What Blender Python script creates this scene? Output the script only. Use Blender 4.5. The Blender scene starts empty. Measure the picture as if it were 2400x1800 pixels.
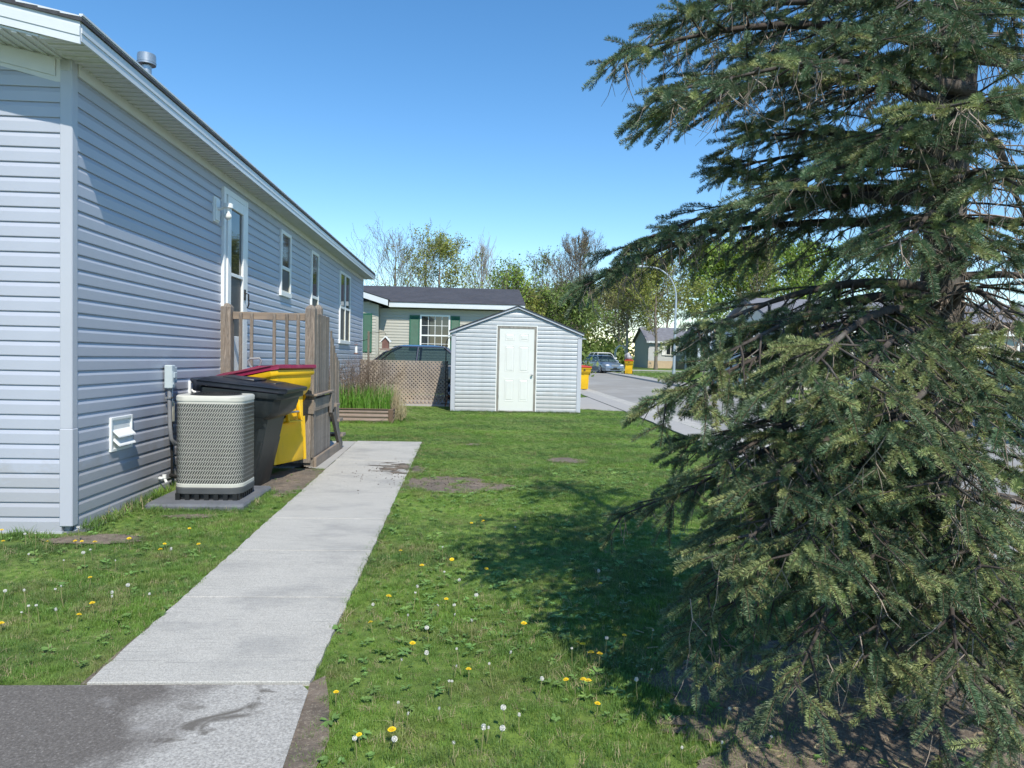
import bpy, math, random
import numpy as np
from mathutils import Vector, Matrix, Euler
R = math.radians
random.seed(7); rng = np.random.default_rng(7)
S = bpy.context.scene
C = S.collection

# ------------------------------------------------------------------ camera, sky, sun, exposure
F = 1664.0 / 2400.0
roll, yaw, pit = .022, math.atan(95 / 1664), math.atan(72 / 1664)
fw = Vector((math.sin(yaw) * math.cos(pit), math.cos(yaw) * math.cos(pit), -math.sin(pit)))
r0 = Vector((math.cos(yaw), -math.sin(yaw), 0)); u0 = r0.cross(fw)
rt = r0 * math.cos(roll) + u0 * math.sin(roll); up = rt.cross(fw)
cd = bpy.data.cameras.new('camera'); cam = bpy.data.objects.new('camera', cd); C.objects.link(cam)
cam.matrix_world = Matrix(((rt.x, up.x, -fw.x, 0), (rt.y, up.y, -fw.y, 0), (rt.z, up.z, -fw.z, 1.45), (0, 0, 0, 1)))
cd.sensor_width = 36; cd.lens = F * 36; cd.clip_start = .05; cd.clip_end = 5000
S.camera = cam
SUN_EL, SUN_AZ = R(50), R(17)          # azimuth measured from -Y (behind the camera) towards +X
sd = Vector((math.sin(SUN_AZ) * math.cos(SUN_EL), -math.cos(SUN_AZ) * math.cos(SUN_EL), math.sin(SUN_EL)))
W = bpy.data.worlds.new('World'); S.world = W; W.use_nodes = True
nt = W.node_tree; bg = nt.nodes['Background']; sk = nt.nodes.new('ShaderNodeTexSky')
sk.sky_type = 'NISHITA'; sk.sun_disc = False; sk.sun_elevation = SUN_EL
sk.sun_rotation = math.atan2(sd.x, sd.y); sk.air_density = 1.0; sk.dust_density = .0; sk.ozone_density = 2.4; sk.altitude = 100
hs = nt.nodes.new('ShaderNodeHueSaturation'); hs.inputs['Saturation'].default_value = 1.25; hs.inputs['Hue'].default_value = .498
nt.links.new(sk.outputs[0], hs.inputs['Color']); nt.links.new(hs.outputs[0], bg.inputs[0]); bg.inputs[1].default_value = .13
sl = bpy.data.lights.new('sun', 'SUN'); sl.energy = 3.7; sl.angle = R(.55); sl.color = (1, .93, .80)
so = bpy.data.objects.new('sun', sl); C.objects.link(so); so.location = (0, 0, 30)
so.rotation_euler = sd.to_track_quat('Z', 'Y').to_euler()
S.view_settings.view_transform = 'Standard'; S.view_settings.look = 'None'
S.view_settings.exposure = .60; S.view_settings.gamma = 1; S.view_settings.use_curve_mapping = False
S.render.engine = 'CYCLES'
S.cycles.max_bounces = 6; S.cycles.transparent_max_bounces = 12

# ------------------------------------------------------------------ materials
MATS = {}
class NT:
    def __init__(s, m): s.t = m.node_tree; s.n = s.t.nodes
    def node(s, ty, **k):
        n = s.n.new(ty)
        for a, v in k.items(): setattr(n, a, v)
        return n
    def link(s, a, b): s.t.links.new(a, b)
    def coord(s, kind='Object', scale=(1, 1, 1), loc=(0, 0, 0), rot=(0, 0, 0)):
        if kind == 'World': o = s.node('ShaderNodeNewGeometry').outputs['Position']
        else: o = s.node('ShaderNodeTexCoord').outputs[kind]
        m = s.node('ShaderNodeMapping'); m.inputs['Scale'].default_value = scale
        m.inputs['Location'].default_value = loc; m.inputs['Rotation'].default_value = rot
        s.link(o, m.inputs[0]); return m.outputs[0]
    def noise(s, co, scale=5, detail=4, rough=.6, dist=0):
        n = s.node('ShaderNodeTexNoise'); n.inputs['Scale'].default_value = scale; n.inputs['Detail'].default_value = detail
        n.inputs['Roughness'].default_value = rough; n.inputs['Distortion'].default_value = dist
        s.link(co, n.inputs['Vector']); return n.outputs['Fac']
    def ramp(s, fac, stops):
        r = s.node('ShaderNodeValToRGB'); e = r.color_ramp.elements
        while len(e) < len(stops): e.new(.5)
        for i, (p, c) in enumerate(stops):
            e[i].position = p; e[i].color = tuple(c) + (1,) if len(c) == 3 else c
        s.link(fac, r.inputs[0]); return r.outputs[0]
    def g(s, fac, a, b): return s.ramp(fac, [(a, (0, 0, 0)), (b, (1, 1, 1))])
    def mix(s, fac, a, b, mode='MIX'):
        m = s.node('ShaderNodeMix', data_type='RGBA', blend_type=mode)
        for v, i in ((fac, 0), (a, 6), (b, 7)):
            if hasattr(v, 'is_linked'): s.link(v, m.inputs[i])
            elif i == 0: m.inputs[0].default_value = v
            else: m.inputs[i].default_value = tuple(v) + (1,)
        return m.outputs[2]
    def math(s, op, a, b=0, clamp=False):
        m = s.node('ShaderNodeMath', operation=op); m.use_clamp = clamp
        for i, v in enumerate((a, b)):
            if hasattr(v, 'is_linked'): s.link(v, m.inputs[i])
            else: m.inputs[i].default_value = v
        return m.outputs[0]
def mat(name, col, rough=.6, metal=0, spec=.5, var=.12, vscale=6, vstretch=(1, 1, 1), bump=0, bscale=60, bstretch=(1, 1, 1), dirt=None, dscale=2.5, dlo=.5, dhi=.72, coat=0, trans=0, kind='Object', inst=0, fn=None):
    m = bpy.data.materials.new(name); m.use_nodes = True; MATS[name] = m
    N = NT(m); b = N.n['Principled BSDF']
    b.inputs['Roughness'].default_value = rough; b.inputs['Metallic'].default_value = metal
    b.inputs['Specular IOR Level'].default_value = spec; b.inputs['Coat Weight'].default_value = coat
    c = N.noise(N.coord(kind, vstretch), vscale, 5)
    lo = [x * (1 - var) for x in col]; hi = [min(1, x * (1 + var)) for x in col]
    out = N.ramp(c, [(.3, lo), (.7, hi)])
    if dirt:
        d = N.noise(N.coord(kind, (1, 1, .45)), dscale, 6, .7)
        out = N.mix(N.g(d, dlo, dhi), out, dirt)
    if inst:
        oi = N.node('ShaderNodeObjectInfo')
        h = N.node('ShaderNodeHueSaturation')
        N.link(N.math('MULTIPLY_ADD', oi.outputs['Random'], inst * .10), h.inputs['Hue'])
        h.inputs['Hue'].default_value = .5
        hn = N.math('ADD', N.math('MULTIPLY', oi.outputs['Random'], inst * .08), .5 - inst * .04)
        N.link(hn, h.inputs['Hue'])
        r2 = N.math('FRACT', N.math('MULTIPLY', oi.outputs['Random'], 17.3))
        N.link(N.math('ADD', N.math('MULTIPLY', r2, inst), 1 - inst * .5), h.inputs['Value'])
        N.link(out, h.inputs['Color']); out = h.outputs[0]
    if fn: out = fn(N, out, b)
    N.link(out, b.inputs['Base Color'])
    if bump:
        bn = N.node('ShaderNodeBump'); bn.inputs['Strength'].default_value = bump; bn.inputs['Distance'].default_value = .01
        N.link(N.noise(N.coord(kind, bstretch), bscale, 5, .7), bn.inputs['Height']); N.link(bn.outputs[0], b.inputs['Normal'])
    if trans:
        tr = N.node('ShaderNodeBsdfTranslucent'); N.link(out, tr.inputs[0])
        ms = N.node('ShaderNodeMixShader'); ms.inputs[0].default_value = trans
        N.link(b.outputs[0], ms.inputs[1]); N.link(tr.outputs[0], ms.inputs[2])
        N.link(ms.outputs[0], N.n['Material Output'].inputs[0])
    return m

def splash(N, out, b):
    s = N.node('ShaderNodeSeparateXYZ'); N.link(N.node('ShaderNodeNewGeometry').outputs['Position'], s.inputs[0])
    h = N.math('ADD', s.outputs[2], N.math('MULTIPLY', N.noise(N.coord('World', (1, 1, 2)), 4, 6, .7), -.9))
    return N.mix(N.math('MULTIPLY', N.g(h, .05, -.25) if False else N.ramp(h, [(0, (1, 1, 1)), (.12, (0, 0, 0))]), .35), out, (.30, .29, .27))
M_SID = mat('siding_blue_grey', (.40, .43, .505), .38, var=.04, vscale=1.2, bump=.03, bscale=30, bstretch=(1, 1, 6), dirt=(.34, .37, .40), dscale=1.6, dlo=.6, dhi=.9, fn=splash)
M_SIDP = mat('corner_post_vinyl', (.44, .465, .525), .4, var=.04, vscale=1, dirt=(.33, .37, .41), dlo=.66, dhi=.9)
M_FASC = mat('white_aluminium_trim', (.60, .64, .68), .35, var=.05, vscale=2, dirt=(.45, .5, .52), dlo=.6, dhi=.9)
M_SOFF = mat('white_soffit', (.62, .64, .65), .5, var=.05)
M_WHITE = mat('white_vinyl', (.78, .80, .80), .35, var=.03, dirt=(.6, .6, .56), dlo=.66, dhi=.9)
M_GLASSD = mat('window_glass', (.02, .025, .03), .03, spec=1.0, var=.3, vscale=2)
M_SCREEN = mat('insect_screen', (.045, .05, .055), .45, var=.2, vscale=3)
M_CURT = mat('interior_curtain', (.28, .29, .27), .8, var=.25, vscale=14, vstretch=(1, 1, .05))
M_SHING = mat('dark_shingle', (.045, .047, .055), .85, var=.35, vscale=14, bump=.5, bscale=120)
M_BLACK = mat('black_plastic', (.012, .013, .014), .45, var=.2)
M_CART = mat('charcoal_cart_plastic', (.017, .023, .026), .48, var=.2, vscale=4, bump=.05, bscale=90, dirt=(.06, .065, .065), dscale=5, dlo=.58, dhi=.85)
M_LIDK = mat('dark_lid_plastic', (.012, .015, .024), .36, var=.2, vscale=4, dirt=(.035, .037, .045), dscale=4, dlo=.55, dhi=.8)
M_YEL = mat('yellow_cart_plastic', (.78, .47, .012), .4, var=.06, vscale=5, dirt=(.45, .30, .06), dscale=5, dlo=.62, dhi=.85)
M_BURG = mat('burgundy_lid_plastic', (.22, .012, .05), .38, var=.15, vscale=5, dirt=(.3, .1, .14), dscale=5, dlo=.6, dhi=.85)
M_REDLID = mat('red_lid_plastic', (.5, .05, .02), .4)
M_METAL = mat('galvanised_metal', (.45, .46, .47), .35, metal=.8, var=.1)
M_RUBBER = mat('black_rubber', (.015, .015, .015), .8)
M_ACSH = mat('air_conditioner_cream', (.52, .52, .47), .42, var=.05, vscale=4, dirt=(.34, .33, .27), dlo=.6, dhi=.85)
M_ACBASE = mat('grey_base_pan', (.075, .08, .085), .6, var=.15)
M_PAD = mat('grey_equipment_pad', (.12, .13, .15), .8, var=.15, vscale=8, bump=.2, bscale=80, dirt=(.2, .2, .2), dlo=.55, dhi=.8)
M_CONDUIT = mat('grey_conduit', (.22, .23, .25), .5)
M_BOXG = mat('pale_grey_meter_box', (.45, .52, .55), .45, var=.05)
M_TAN = mat('cream_cover_box', (.55, .54, .44), .5)
def wood_fn(N, out, b):
    g = N.noise(N.coord('Object', (9, 9, .55)), 5, 6, .65, 1.2)
    w = N.ramp(g, [(.34, (.38, .37, .37)), (.46, (1, 1, 1)), (.54, (.6, .56, .52)), (.66, (1.45, 1.42, 1.4))])
    return N.mix(1, out, w, 'MULTIPLY')
def weather(N, out, b):
    out = wood_fn(N, out, b)
    oi = N.node('ShaderNodeObjectInfo'); h = N.node('ShaderNodeHueSaturation')
    N.link(N.math('ADD', N.math('MULTIPLY', oi.outputs['Random'], .45), .78), h.inputs['Value']); N.link(out, h.inputs['Color'])
    return h.outputs[0]
M_WOOD = mat('weathered_fence_wood', (.25, .215, .18), .85, var=.15, vscale=3, bump=.5, bscale=14, bstretch=(9, 9, .5), dirt=(.17, .165, .16), dscale=2, dlo=.45, dhi=.7, fn=weather)
M_WOODH = mat('weathered_rail_wood', (.25, .20, .155), .85, var=.2, vscale=3, vstretch=(.4, .4, 5), bump=.4, bscale=14, bstretch=(.5, .5, 9), dirt=(.14, .13, .12), dscale=3, dlo=.5, dhi=.7)
M_WOODG = mat('grey_door_surround_wood', (.24, .23, .21), .9, var=.3, vscale=6, vstretch=(4, 4, .5), bump=.4, bscale=20, bstretch=(6, 6, .4))
M_LATT = mat('weathered_lattice', (.30, .26, .23), .9, var=.2, vscale=2, dirt=(.42, .33, .23), dscale=.7, dlo=.45, dhi=.7)
M_PLANT = mat('brown_ribbed_planter', (.26, .20, .17), .5, var=.08, dirt=(.2, .15, .12), dlo=.6, dhi=.9)
M_PLANTD = mat('dark_brown_planter', (.13, .085, .06), .5, var=.08)
M_CREAMD = mat('mint_white_door', (.66, .68, .665), .4, var=.03, vscale=2, dirt=(.5, .56, .52), dlo=.7, dhi=.95)
M_SHEDS = mat('shed_siding', (.40, .44, .48), .45, var=.05, vscale=2, dirt=(.3, .33, .36), dscale=2.2, dlo=.5, dhi=.8, fn=splash)
M_NBR = mat('neighbour_beige_siding', (.40, .39, .345), .55, var=.05, vscale=1)
M_SHUT = mat('green_shutter', (.018, .115, .07), .5, var=.12)
M_SHNB = mat('neighbour_shingle', (.052, .055, .068), .9, var=.3, vscale=1.2, fn=lambda N, o, b: N.mix(.5, o, N.ramp(N.noise(N.coord('Object', (1, 1, 1)), 6, 6, .8), [(.35, (.03, .032, .04)), (.5, (.06, .062, .075)), (.7, (.10, .08, .075))])))
M_BARK = mat('spruce_bark', (.055, .045, .04), .95, var=.4, vscale=14, vstretch=(1, 1, .35), bump=1, bscale=30, bstretch=(1, 1, .35), kind='World', dirt=(.14, .13, .12), dscale=6)
M_TWIG = mat('dead_twig', (.30, .25, .21), .9, var=.35, vscale=8, kind='World')
M_TWIGD = mat('live_twig', (.12, .085, .05), .9, var=.3, vscale=8, kind='World')
M_NEED = mat('spruce_needle', (.12, .18, .095), .45, var=.25, vscale=9, kind='World', inst=.55, trans=.12)
M_NEEDY = mat('spruce_needle_lit_tip', (.29, .335, .14), .5, var=.2, vscale=9, kind='World', inst=.45, trans=.15)  # yellow-green tip colour, lightened so the foliage reads as sunlit
M_TBARK = mat('tree_bark', (.19, .16, .135), .95, var=.3, vscale=3, kind='World')
M_TBARKL = mat('pale_tree_bark', (.32, .29, .26), .95, var=.3, vscale=3, kind='World')
def leafm(n, c, t=.3): return mat(n, c, .6, var=.45, vscale=.9, kind='World', trans=t)
M_LFY = leafm('yellow_green_leaf', (.25, .28, .06)); M_LFG = leafm('fresh_green_leaf', (.22, .32, .055)); M_LFD = leafm('mid_green_leaf', (.15, .22, .05)); M_LFO = leafm('olive_bud', (.22, .21, .09))
M_CEDAR = leafm('dark_cedar', (.02, .045, .015), .05)
M_ASPH = mat('road_asphalt', (.27, .265, .25), .9, var=.1, vscale=.6, bump=.3, bscale=160, kind='World', dirt=(.36, .36, .35), dscale=.4, fn=lambda N, o, b: N.mix(N.g(N.noise(N.coord('World', (.35, 2.2, 1)), 1.4, 8, .75), .56, .66), o, (.20, .20, .205)))
def conc(N, out, b):
    sp = N.noise(N.coord('World', (1, 1, 1)), 170, 3, .8)
    out = N.mix(.55, out, N.ramp(sp, [(.36, (.18, .175, .16)), (.5, (.44, .43, .40)), (.66, (.66, .645, .60))]), 'MIX')
    br = N.noise(N.coord('World', (1.2, 30, 1)), 3, 5, .7)
    out = N.mix(N.g(br, .54, .72), out, (.22, .22, .21))
    st = N.noise(N.coord('World', (1, 1.6, 1)), 1.5, 6, .65)
    return N.mix(N.math('MULTIPLY', N.g(st, .5, .7), .65), out, (.24, .24, .235))
M_CONC = mat('sidewalk_concrete', (.40, .39, .36), .88, var=.08, vscale=3, bump=.35, bscale=110, kind='World', fn=conc)
def apron(N, out, b):
    sp = N.noise(N.coord('World', (1, 1, 1)), 90, 3, .85)
    sealed = N.ramp(sp, [(.35, (.085, .076, .068)), (.6, (.155, .142, .13)), (.72, (.34, .32, .30))])
    worn = N.ramp(sp, [(.36, (.24, .235, .22)), (.5, (.37, .36, .34)), (.66, (.52, .51, .48))])
    pos = N.node('ShaderNodeNewGeometry').outputs['Position']; sx = N.node('ShaderNodeSeparateXYZ'); N.link(pos, sx.inputs[0])
    edge = N.math('ADD', N.math('MULTIPLY', sx.outputs[0], 1.5), N.math('MULTIPLY', N.noise(N.coord('World'), 2.6, 5, .6), 1.5))
    st = N.noise(N.coord('World', (1, 1.5, 1), loc=(3.3, 1.2, 0)), 3.1, 5, .6, .8)
    worn = N.mix(N.g(st, .57, .66), worn, (.13, .12, .105)); lt = N.noise(N.coord('World', (1, 1.4, 1), loc=(8, 2, 0)), 3.7, 4, .6)
    sealed = N.mix(N.math('MULTIPLY', N.g(lt, .6, .72), .6), sealed, (.34, .33, .32))
    return N.mix(N.g(N.math('ADD', edge, 1.42), .25, .75), sealed, worn)
M_APRON = mat('worn_sealed_driveway', (.2, .2, .2), .85, bump=.5, bscale=120, kind='World', fn=apron)
M_CONC2 = mat('pavement_concrete', (.36, .355, .34), .9, var=.12, vscale=.8, bump=.3, bscale=60, kind='World', dirt=(.30, .29, .28), dscale=.8, dlo=.45, dhi=.7)
M_DIRT = mat('bare_dirt', (.17, .135, .105), .97, var=.45, vscale=14, bump=1, bscale=60, kind='World', fn=lambda N, o, b: N.mix(N.g(N.noise(N.coord('World', (1, 1, 1), rot=(0, 0, .7)), 45, 5, .8), .52, .68), N.mix(N.g(N.noise(N.coord('World'), 3.5, 4), .45, .65), o, (.10, .085, .07)), (.30, .26, .20)))
def lawn(N, out, b):
    a = N.noise(N.coord('World', (.25, 1, 1), rot=(0, 0, .5)), .55, 4)
    out = N.mix(N.g(a, .4, .65), out, (.15, .24, .035))
    f = N.noise(N.coord('World', (1, .6, 1)), 22, 6, .8)
    out = N.mix(1, out, N.ramp(f, [(.3, (.45, .5, .4)), (.5, (1, 1, 1)), (.7, (1.5, 1.4, 1.2))]), 'MULTIPLY')
    return out
M_LAWN = mat('lawn_ground', (.10, .16, .028), .95, var=.3, vscale=1.4, bump=.8, bscale=60, kind='World', fn=lawn)
def blade(N, out, b):
    oi = N.node('ShaderNodeObjectInfo')
    m = N.node('ShaderNodeMapping'); N.link(oi.outputs['Location'], m.inputs[0]); m.inputs['Scale'].default_value = (.35, 1, 1); m.inputs['Rotation'].default_value = (0, 0, .35)
    s = N.noise(m.outputs[0], 1.0, 3)
    out = N.mix(N.g(s, .42, .6), out, (.17, .30, .05))
    m2 = N.node('ShaderNodeMapping'); N.link(oi.outputs['Location'], m2.inputs[0]); s2 = N.noise(m2.outputs[0], 2.6, 6, .7)
    out = N.mix(N.math('MULTIPLY', N.g(s2, .5, .66), .8), out, (.25, .25, .10))
    h = N.node('ShaderNodeHueSaturation'); N.link(N.math('ADD', N.math('MULTIPLY', oi.outputs['Random'], .5), .75), h.inputs['Value']); N.link(out, h.inputs['Color'])
    return h.outputs[0]
M_GRASS = mat('grass_blade', (.10, .19, .048), .5, var=.3, vscale=4, kind='World', trans=.3, fn=blade)
M_CLOV = mat('broad_leaf_weed', (.16, .28, .07), .5, var=.3, vscale=5, kind='World', trans=.2, inst=.3)
M_STRAW = mat('dry_straw', (.36, .30, .18), .8, var=.3, vscale=5, kind='World', inst=.5)
M_BRUSH = mat('dry_brush', (.17, .12, .09), .9, var=.3, vscale=5, kind='World')
M_LONG = mat('long_green_blade', (.13, .26, .035), .5, var=.35, vscale=7, kind='World', trans=.3, inst=.4)
M_DAND = mat('dandelion_yellow', (.85, .60, .01), .6, var=.1)
M_PUFF = mat('dandelion_seed_white', (.62, .62, .58), .9, var=.1)
M_STEM = mat('flower_stem', (.22, .22, .09), .7, var=.2)
M_SILV = mat('silver_blue_paint', (.20, .26, .34), .3, metal=.4, var=.03, coat=.6)
M_NAVY = mat('dark_blue_paint', (.012, .018, .035), .25, metal=.2, var=.05, coat=1)
M_BLKP = mat('black_paint', (.012, .012, .015), .25, var=.05, coat=1)
M_WHTP = mat('white_paint', (.75, .76, .76), .3, var=.02, coat=.6)
M_LBLU = mat('pale_blue_paint', (.25, .42, .58), .3, var=.04, coat=.6)
M_CARG = mat('car_glass', (.02, .028, .032), .03, spec=1, var=.1)
N_ = NT(M_CARG); tp = N_.node('ShaderNodeBsdfTransparent'); tp.inputs[0].default_value = (.55, .68, .66, 1); mx_ = N_.node('ShaderNodeMixShader'); mx_.inputs[0].default_value = .55
N_.link(N_.n['Principled BSDF'].outputs[0], mx_.inputs[1]); N_.link(tp.outputs[0], mx_.inputs[2]); N_.link(mx_.outputs[0], N_.n['Material Output'].inputs[0])
M_LAMP = mat('headlight_lens', (.7, .72, .75), .1, var=.05)
M_RIM = mat('alloy_rim', (.5, .5, .52), .3, metal=.7)
M_RED = mat('red_lens', (.4, .02, .02), .3)
M_POLE = mat('galvanised_pole', (.36, .42, .48), .5, metal=.3, var=.06)
M_HGREY = mat('far_grey_siding', (.46, .48, .50), .6, var=.05)
M_HBLUE = mat('far_blue_grey_siding', (.42, .48, .54), .6, var=.05)
M_HCREAM = mat('cream_house_siding', (.66, .62, .55), .6, var=.04)
M_HTAN = mat('tan_foundation', (.50, .40, .29), .85, var=.08)
M_BTRIM = mat('pale_blue_trim', (.42, .54, .68), .5, var=.04)
M_HROOF = mat('grey_far_shingle', (.16, .165, .19), .9, var=.2, vscale=3)
M_TEAL = mat('teal_rope', (.01, .10, .13), .7, var=.6, vscale=60)
M_BAG = mat('grey_rubbish_bag', (.35, .34, .35), .4, var=.3, vscale=12)
M_REDW = mat('brown_birdhouse_wood', (.17, .09, .075), .8, var=.2, vscale=12)
M_YPOST = mat('yellow_marker_paint', (.65, .42, .01), .5)
M_PEB = mat('soil_crumb', (.09, .07, .055), .95, var=.4)
M_BULB = mat('white_glass_bulb', (.8, .8, .76), .2, var=.02)

# ------------------------------------------------------------------ builders
class MB:
    def __init__(s): s.v = []; s.f = []; s.mi = []
    def add(s, vs, fs, mi=0):
        k = len(s.v); s.v += [tuple(v) for v in vs]; s.f += [tuple(i + k for i in f) for f in fs]; s.mi += [mi] * len(fs); return s
    def box(s, x0, x1, y0, y1, z0, z1, bev=0, mi=0):
        if bev <= 0:
            vs = [(x, y, z) for z in (z0, z1) for y in (y0, y1) for x in (x0, x1)]
            return s.add(vs, [(0, 2, 3, 1), (4, 5, 7, 6), (0, 1, 5, 4), (2, 6, 7, 3), (0, 4, 6, 2), (1, 3, 7, 5)], mi)
        b = bev
        ring = lambda dx, dy, z: [(x0 + dx, y0 + dy + b, z), (x0 + dx + b, y0 + dy, z), (x1 - dx - b, y0 + dy, z), (x1 - dx, y0 + dy + b, z), (x1 - dx, y1 - dy - b, z), (x1 - dx - b, y1 - dy, z), (x0 + dx + b, y1 - dy, z), (x0 + dx, y1 - dy - b, z)]
        return s.loft([ring(b * .7, b * .7, z0), ring(0, 0, z0 + b), ring(0, 0, z1 - b), ring(b * .7, b * .7, z1)], mi=mi)
    def loft(s, rings, caps=True, closed=True, mi=0):
        n = len(rings[0]); vs = [p for r in rings for p in r]; fs = []
        for i in range(len(rings) - 1):
            for j in range(n if closed else n - 1):
                a = i * n + j; b = i * n + (j + 1) % n; fs.append((a, b, b + n, a + n))
        if caps: fs.append(tuple(reversed(range(n)))); fs.append(tuple(range((len(rings) - 1) * n, len(rings) * n)))
        return s.add(vs, fs, mi)
    def tube(s, pts, rad, n=8, mi=0, caps=True):
        pts = [Vector(p) for p in pts]; rad = rad if isinstance(rad, (list, tuple)) else [rad] * len(pts); rings = []
        ref = None
        for i, p in enumerate(pts):
            d = (pts[min(i + 1, len(pts) - 1)] - pts[max(i - 1, 0)]).normalized()
            if ref is None: ref = d.orthogonal().normalized()
            ref = (ref - d * ref.dot(d)).normalized() if (ref - d * ref.dot(d)).length > 1e-6 else d.orthogonal().normalized()
            q = d.cross(ref)
            rings.append([p + (ref * math.cos(a) + q * math.sin(a)) * rad[i] for a in [2 * math.pi * k / n for k in range(n)]])
        return s.loft(rings, caps=caps, mi=mi)
    def cyl(s, c, ax, r, h, n=16, r2=None, mi=0):
        c = Vector(c); ax = Vector(ax).normalized(); return s.tube([c, c + ax * h], [r, r2 if r2 is not None else r], n, mi)
    def quad(s, a, b, c, d, mi=0): return s.add([a, b, c, d], [(0, 1, 2, 3)], mi)
    def prism(s, poly, ax, a0, a1, mi=0):
        def P(p, t): return {'x': (t, p[0], p[1]), 'y': (p[0], t, p[1]), 'z': (p[0], p[1], t)}[ax]
        return s.loft([[P(p, a0) for p in poly], [P(p, a1) for p in poly]], mi=mi)
    def sphere(s, c, r, n=10, m=6, sq=(1, 1, 1), mi=0):
        rings = [[(c[0] + r * sq[0] * math.sin(t) * math.cos(a), c[1] + r * sq[1] * math.sin(t) * math.sin(a), c[2] + r * sq[2] * math.cos(t)) for a in [2 * math.pi * k / n for k in range(n)]] for t in [math.pi * (.02 + .96 * i / m) for i in range(m + 1)]]
        return s.loft(rings, mi=mi)
    def mesh(s, name, mats):
        me = bpy.data.meshes.new(name); me.from_pydata(s.v, [], s.f)
        for m in (mats if isinstance(mats, (list, tuple)) else [mats]): me.materials.append(m)
        if any(s.mi): me.polygons.foreach_set('material_index', s.mi)
        me.update(); return me
def fixn(me):
    import bmesh
    b = bmesh.new(); b.from_mesh(me); bmesh.ops.recalc_face_normals(b, faces=b.faces); b.to_mesh(me); b.free()
def obj(name, me, parent=None, loc=(0, 0, 0), rot=(0, 0, 0), smooth=False, kind=None):
    o = bpy.data.objects.new(name, me); C.objects.link(o); o.location = loc; o.rotation_euler = rot
    if parent: o.parent = parent
    if smooth and me: me.polygons.foreach_set('use_smooth', [True] * len(me.polygons))
    if kind: o['kind'] = kind
    return o
def part(name, mb, m, parent=None, smooth=False, fix=True, **k):
    me = mb.mesh(name, m)
    if fix: fixn(me)
    if smooth:
        me.polygons.foreach_set('use_smooth', [True] * len(me.polygons))
        try: me.set_sharp_from_angle(angle=R(40))
        except Exception: pass
    return obj(name, me, parent, **k)
def tag(o, label=None, cat=None, group=None, kind=None):
    if label: o['label'] = label
    if cat: o['category'] = cat
    if group: o['group'] = group
    if kind: o['kind'] = kind
    return o
def thing(name, label, cat, loc=(0, 0, 0), rot=(0, 0, 0), group=None):
    o = bpy.data.objects.new(name, None); C.objects.link(o); o.location = loc; o.rotation_euler = rot; o.empty_display_size = .1
    return tag(o, label, cat, group)
def copytree(o, parent=None):
    c = o.copy(); C.objects.link(c); c.parent = parent
    for ch in [x for x in bpy.data.objects if x.parent == o]: copytree(ch, c)
    return c
def bigmesh(name, V, Fc, n, mats, midx=None):
    """V (N,3), Fc (M,n) numpy"""
    me = bpy.data.meshes.new(name); me.vertices.add(len(V)); me.vertices.foreach_set('co', np.asarray(V, np.float32).ravel())
    me.loops.add(Fc.size); me.loops.foreach_set('vertex_index', np.asarray(Fc, np.int32).ravel())
    me.polygons.add(len(Fc)); me.polygons.foreach_set('loop_start', np.arange(len(Fc), dtype=np.int32) * n)
    me.polygons.foreach_set('loop_total', np.full(len(Fc), n, np.int32))
    for m in (mats if isinstance(mats, (list, tuple)) else [mats]): me.materials.append(m)
    if midx is not None: me.polygons.foreach_set('material_index', midx)
    me.update(calc_edges=True); return me
# geometry-nodes scatter of small source meshes
def scatter(name, pos, rot, scl, idx, sources, parent=None, kind=None):
    col = bpy.data.collections.new(name + '_sources')
    for i, me in enumerate(sources):
        col.objects.link(bpy.data.objects.new('%s_source_%02d' % (name, i), me))
    me = bpy.data.meshes.new(name); me.vertices.add(len(pos)); me.vertices.foreach_set('co', np.asarray(pos, np.float32).ravel())
    for nm, ty, arr in (('rot', 'FLOAT_VECTOR', rot), ('scl', 'FLOAT', scl), ('idx', 'INT', idx)):
        a = me.attributes.new(nm, ty, 'POINT')
        a.data.foreach_set('vector' if ty == 'FLOAT_VECTOR' else 'value', np.asarray(arr, np.int32 if ty == 'INT' else np.float32).ravel())
    me.update()
    o = obj(name, me, parent, kind=kind)
    g = bpy.data.node_groups.new(name + '_nodes', 'GeometryNodeTree')
    g.interface.new_socket('Geometry', in_out='INPUT', socket_type='NodeSocketGeometry'); g.interface.new_socket('Geometry', in_out='OUTPUT', socket_type='NodeSocketGeometry')
    n = g.nodes; gi = n.new('NodeGroupInput'); go = n.new('NodeGroupOutput'); ip = n.new('GeometryNodeInstanceOnPoints'); ci = n.new('GeometryNodeCollectionInfo')
    ci.inputs['Collection'].default_value = col; ci.inputs['Separate Children'].default_value = True; ci.inputs['Reset Children'].default_value = True
    def at(nm, ty):
        a = n.new('GeometryNodeInputNamedAttribute'); a.data_type = ty; a.inputs[0].default_value = nm; return a.outputs['Attribute']
    L = g.links.new
    L(gi.outputs[0], ip.inputs['Points']); L(ci.outputs[0], ip.inputs['Instance']); ip.inputs['Pick Instance'].default_value = True
    L(at('idx', 'INT'), ip.inputs['Instance Index']); L(at('rot', 'FLOAT_VECTOR'), ip.inputs['Rotation']); L(at('scl', 'FLOAT'), ip.inputs['Scale'])
    L(ip.outputs[0], go.inputs[0])
    md = o.modifiers.new('scatter', 'NODES'); md.node_group = g
    return o

# ------------------------------------------------------------------ ground, paths, road
def sheet(name, poly, z, m, thick=0, label=None):
    mb = MB()
    if thick: mb.prism(poly, 'z', z - thick, z)
    else: mb.add([(x, y, z) for x, y in poly], [tuple(range(len(poly)))])
    o = part(name, mb, m); o['kind'] = 'structure'
    return o
sheet('ground', [(-900, -300), (900, -300), (900, 1500), (-900, 1500)], 0, M_LAWN)
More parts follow.
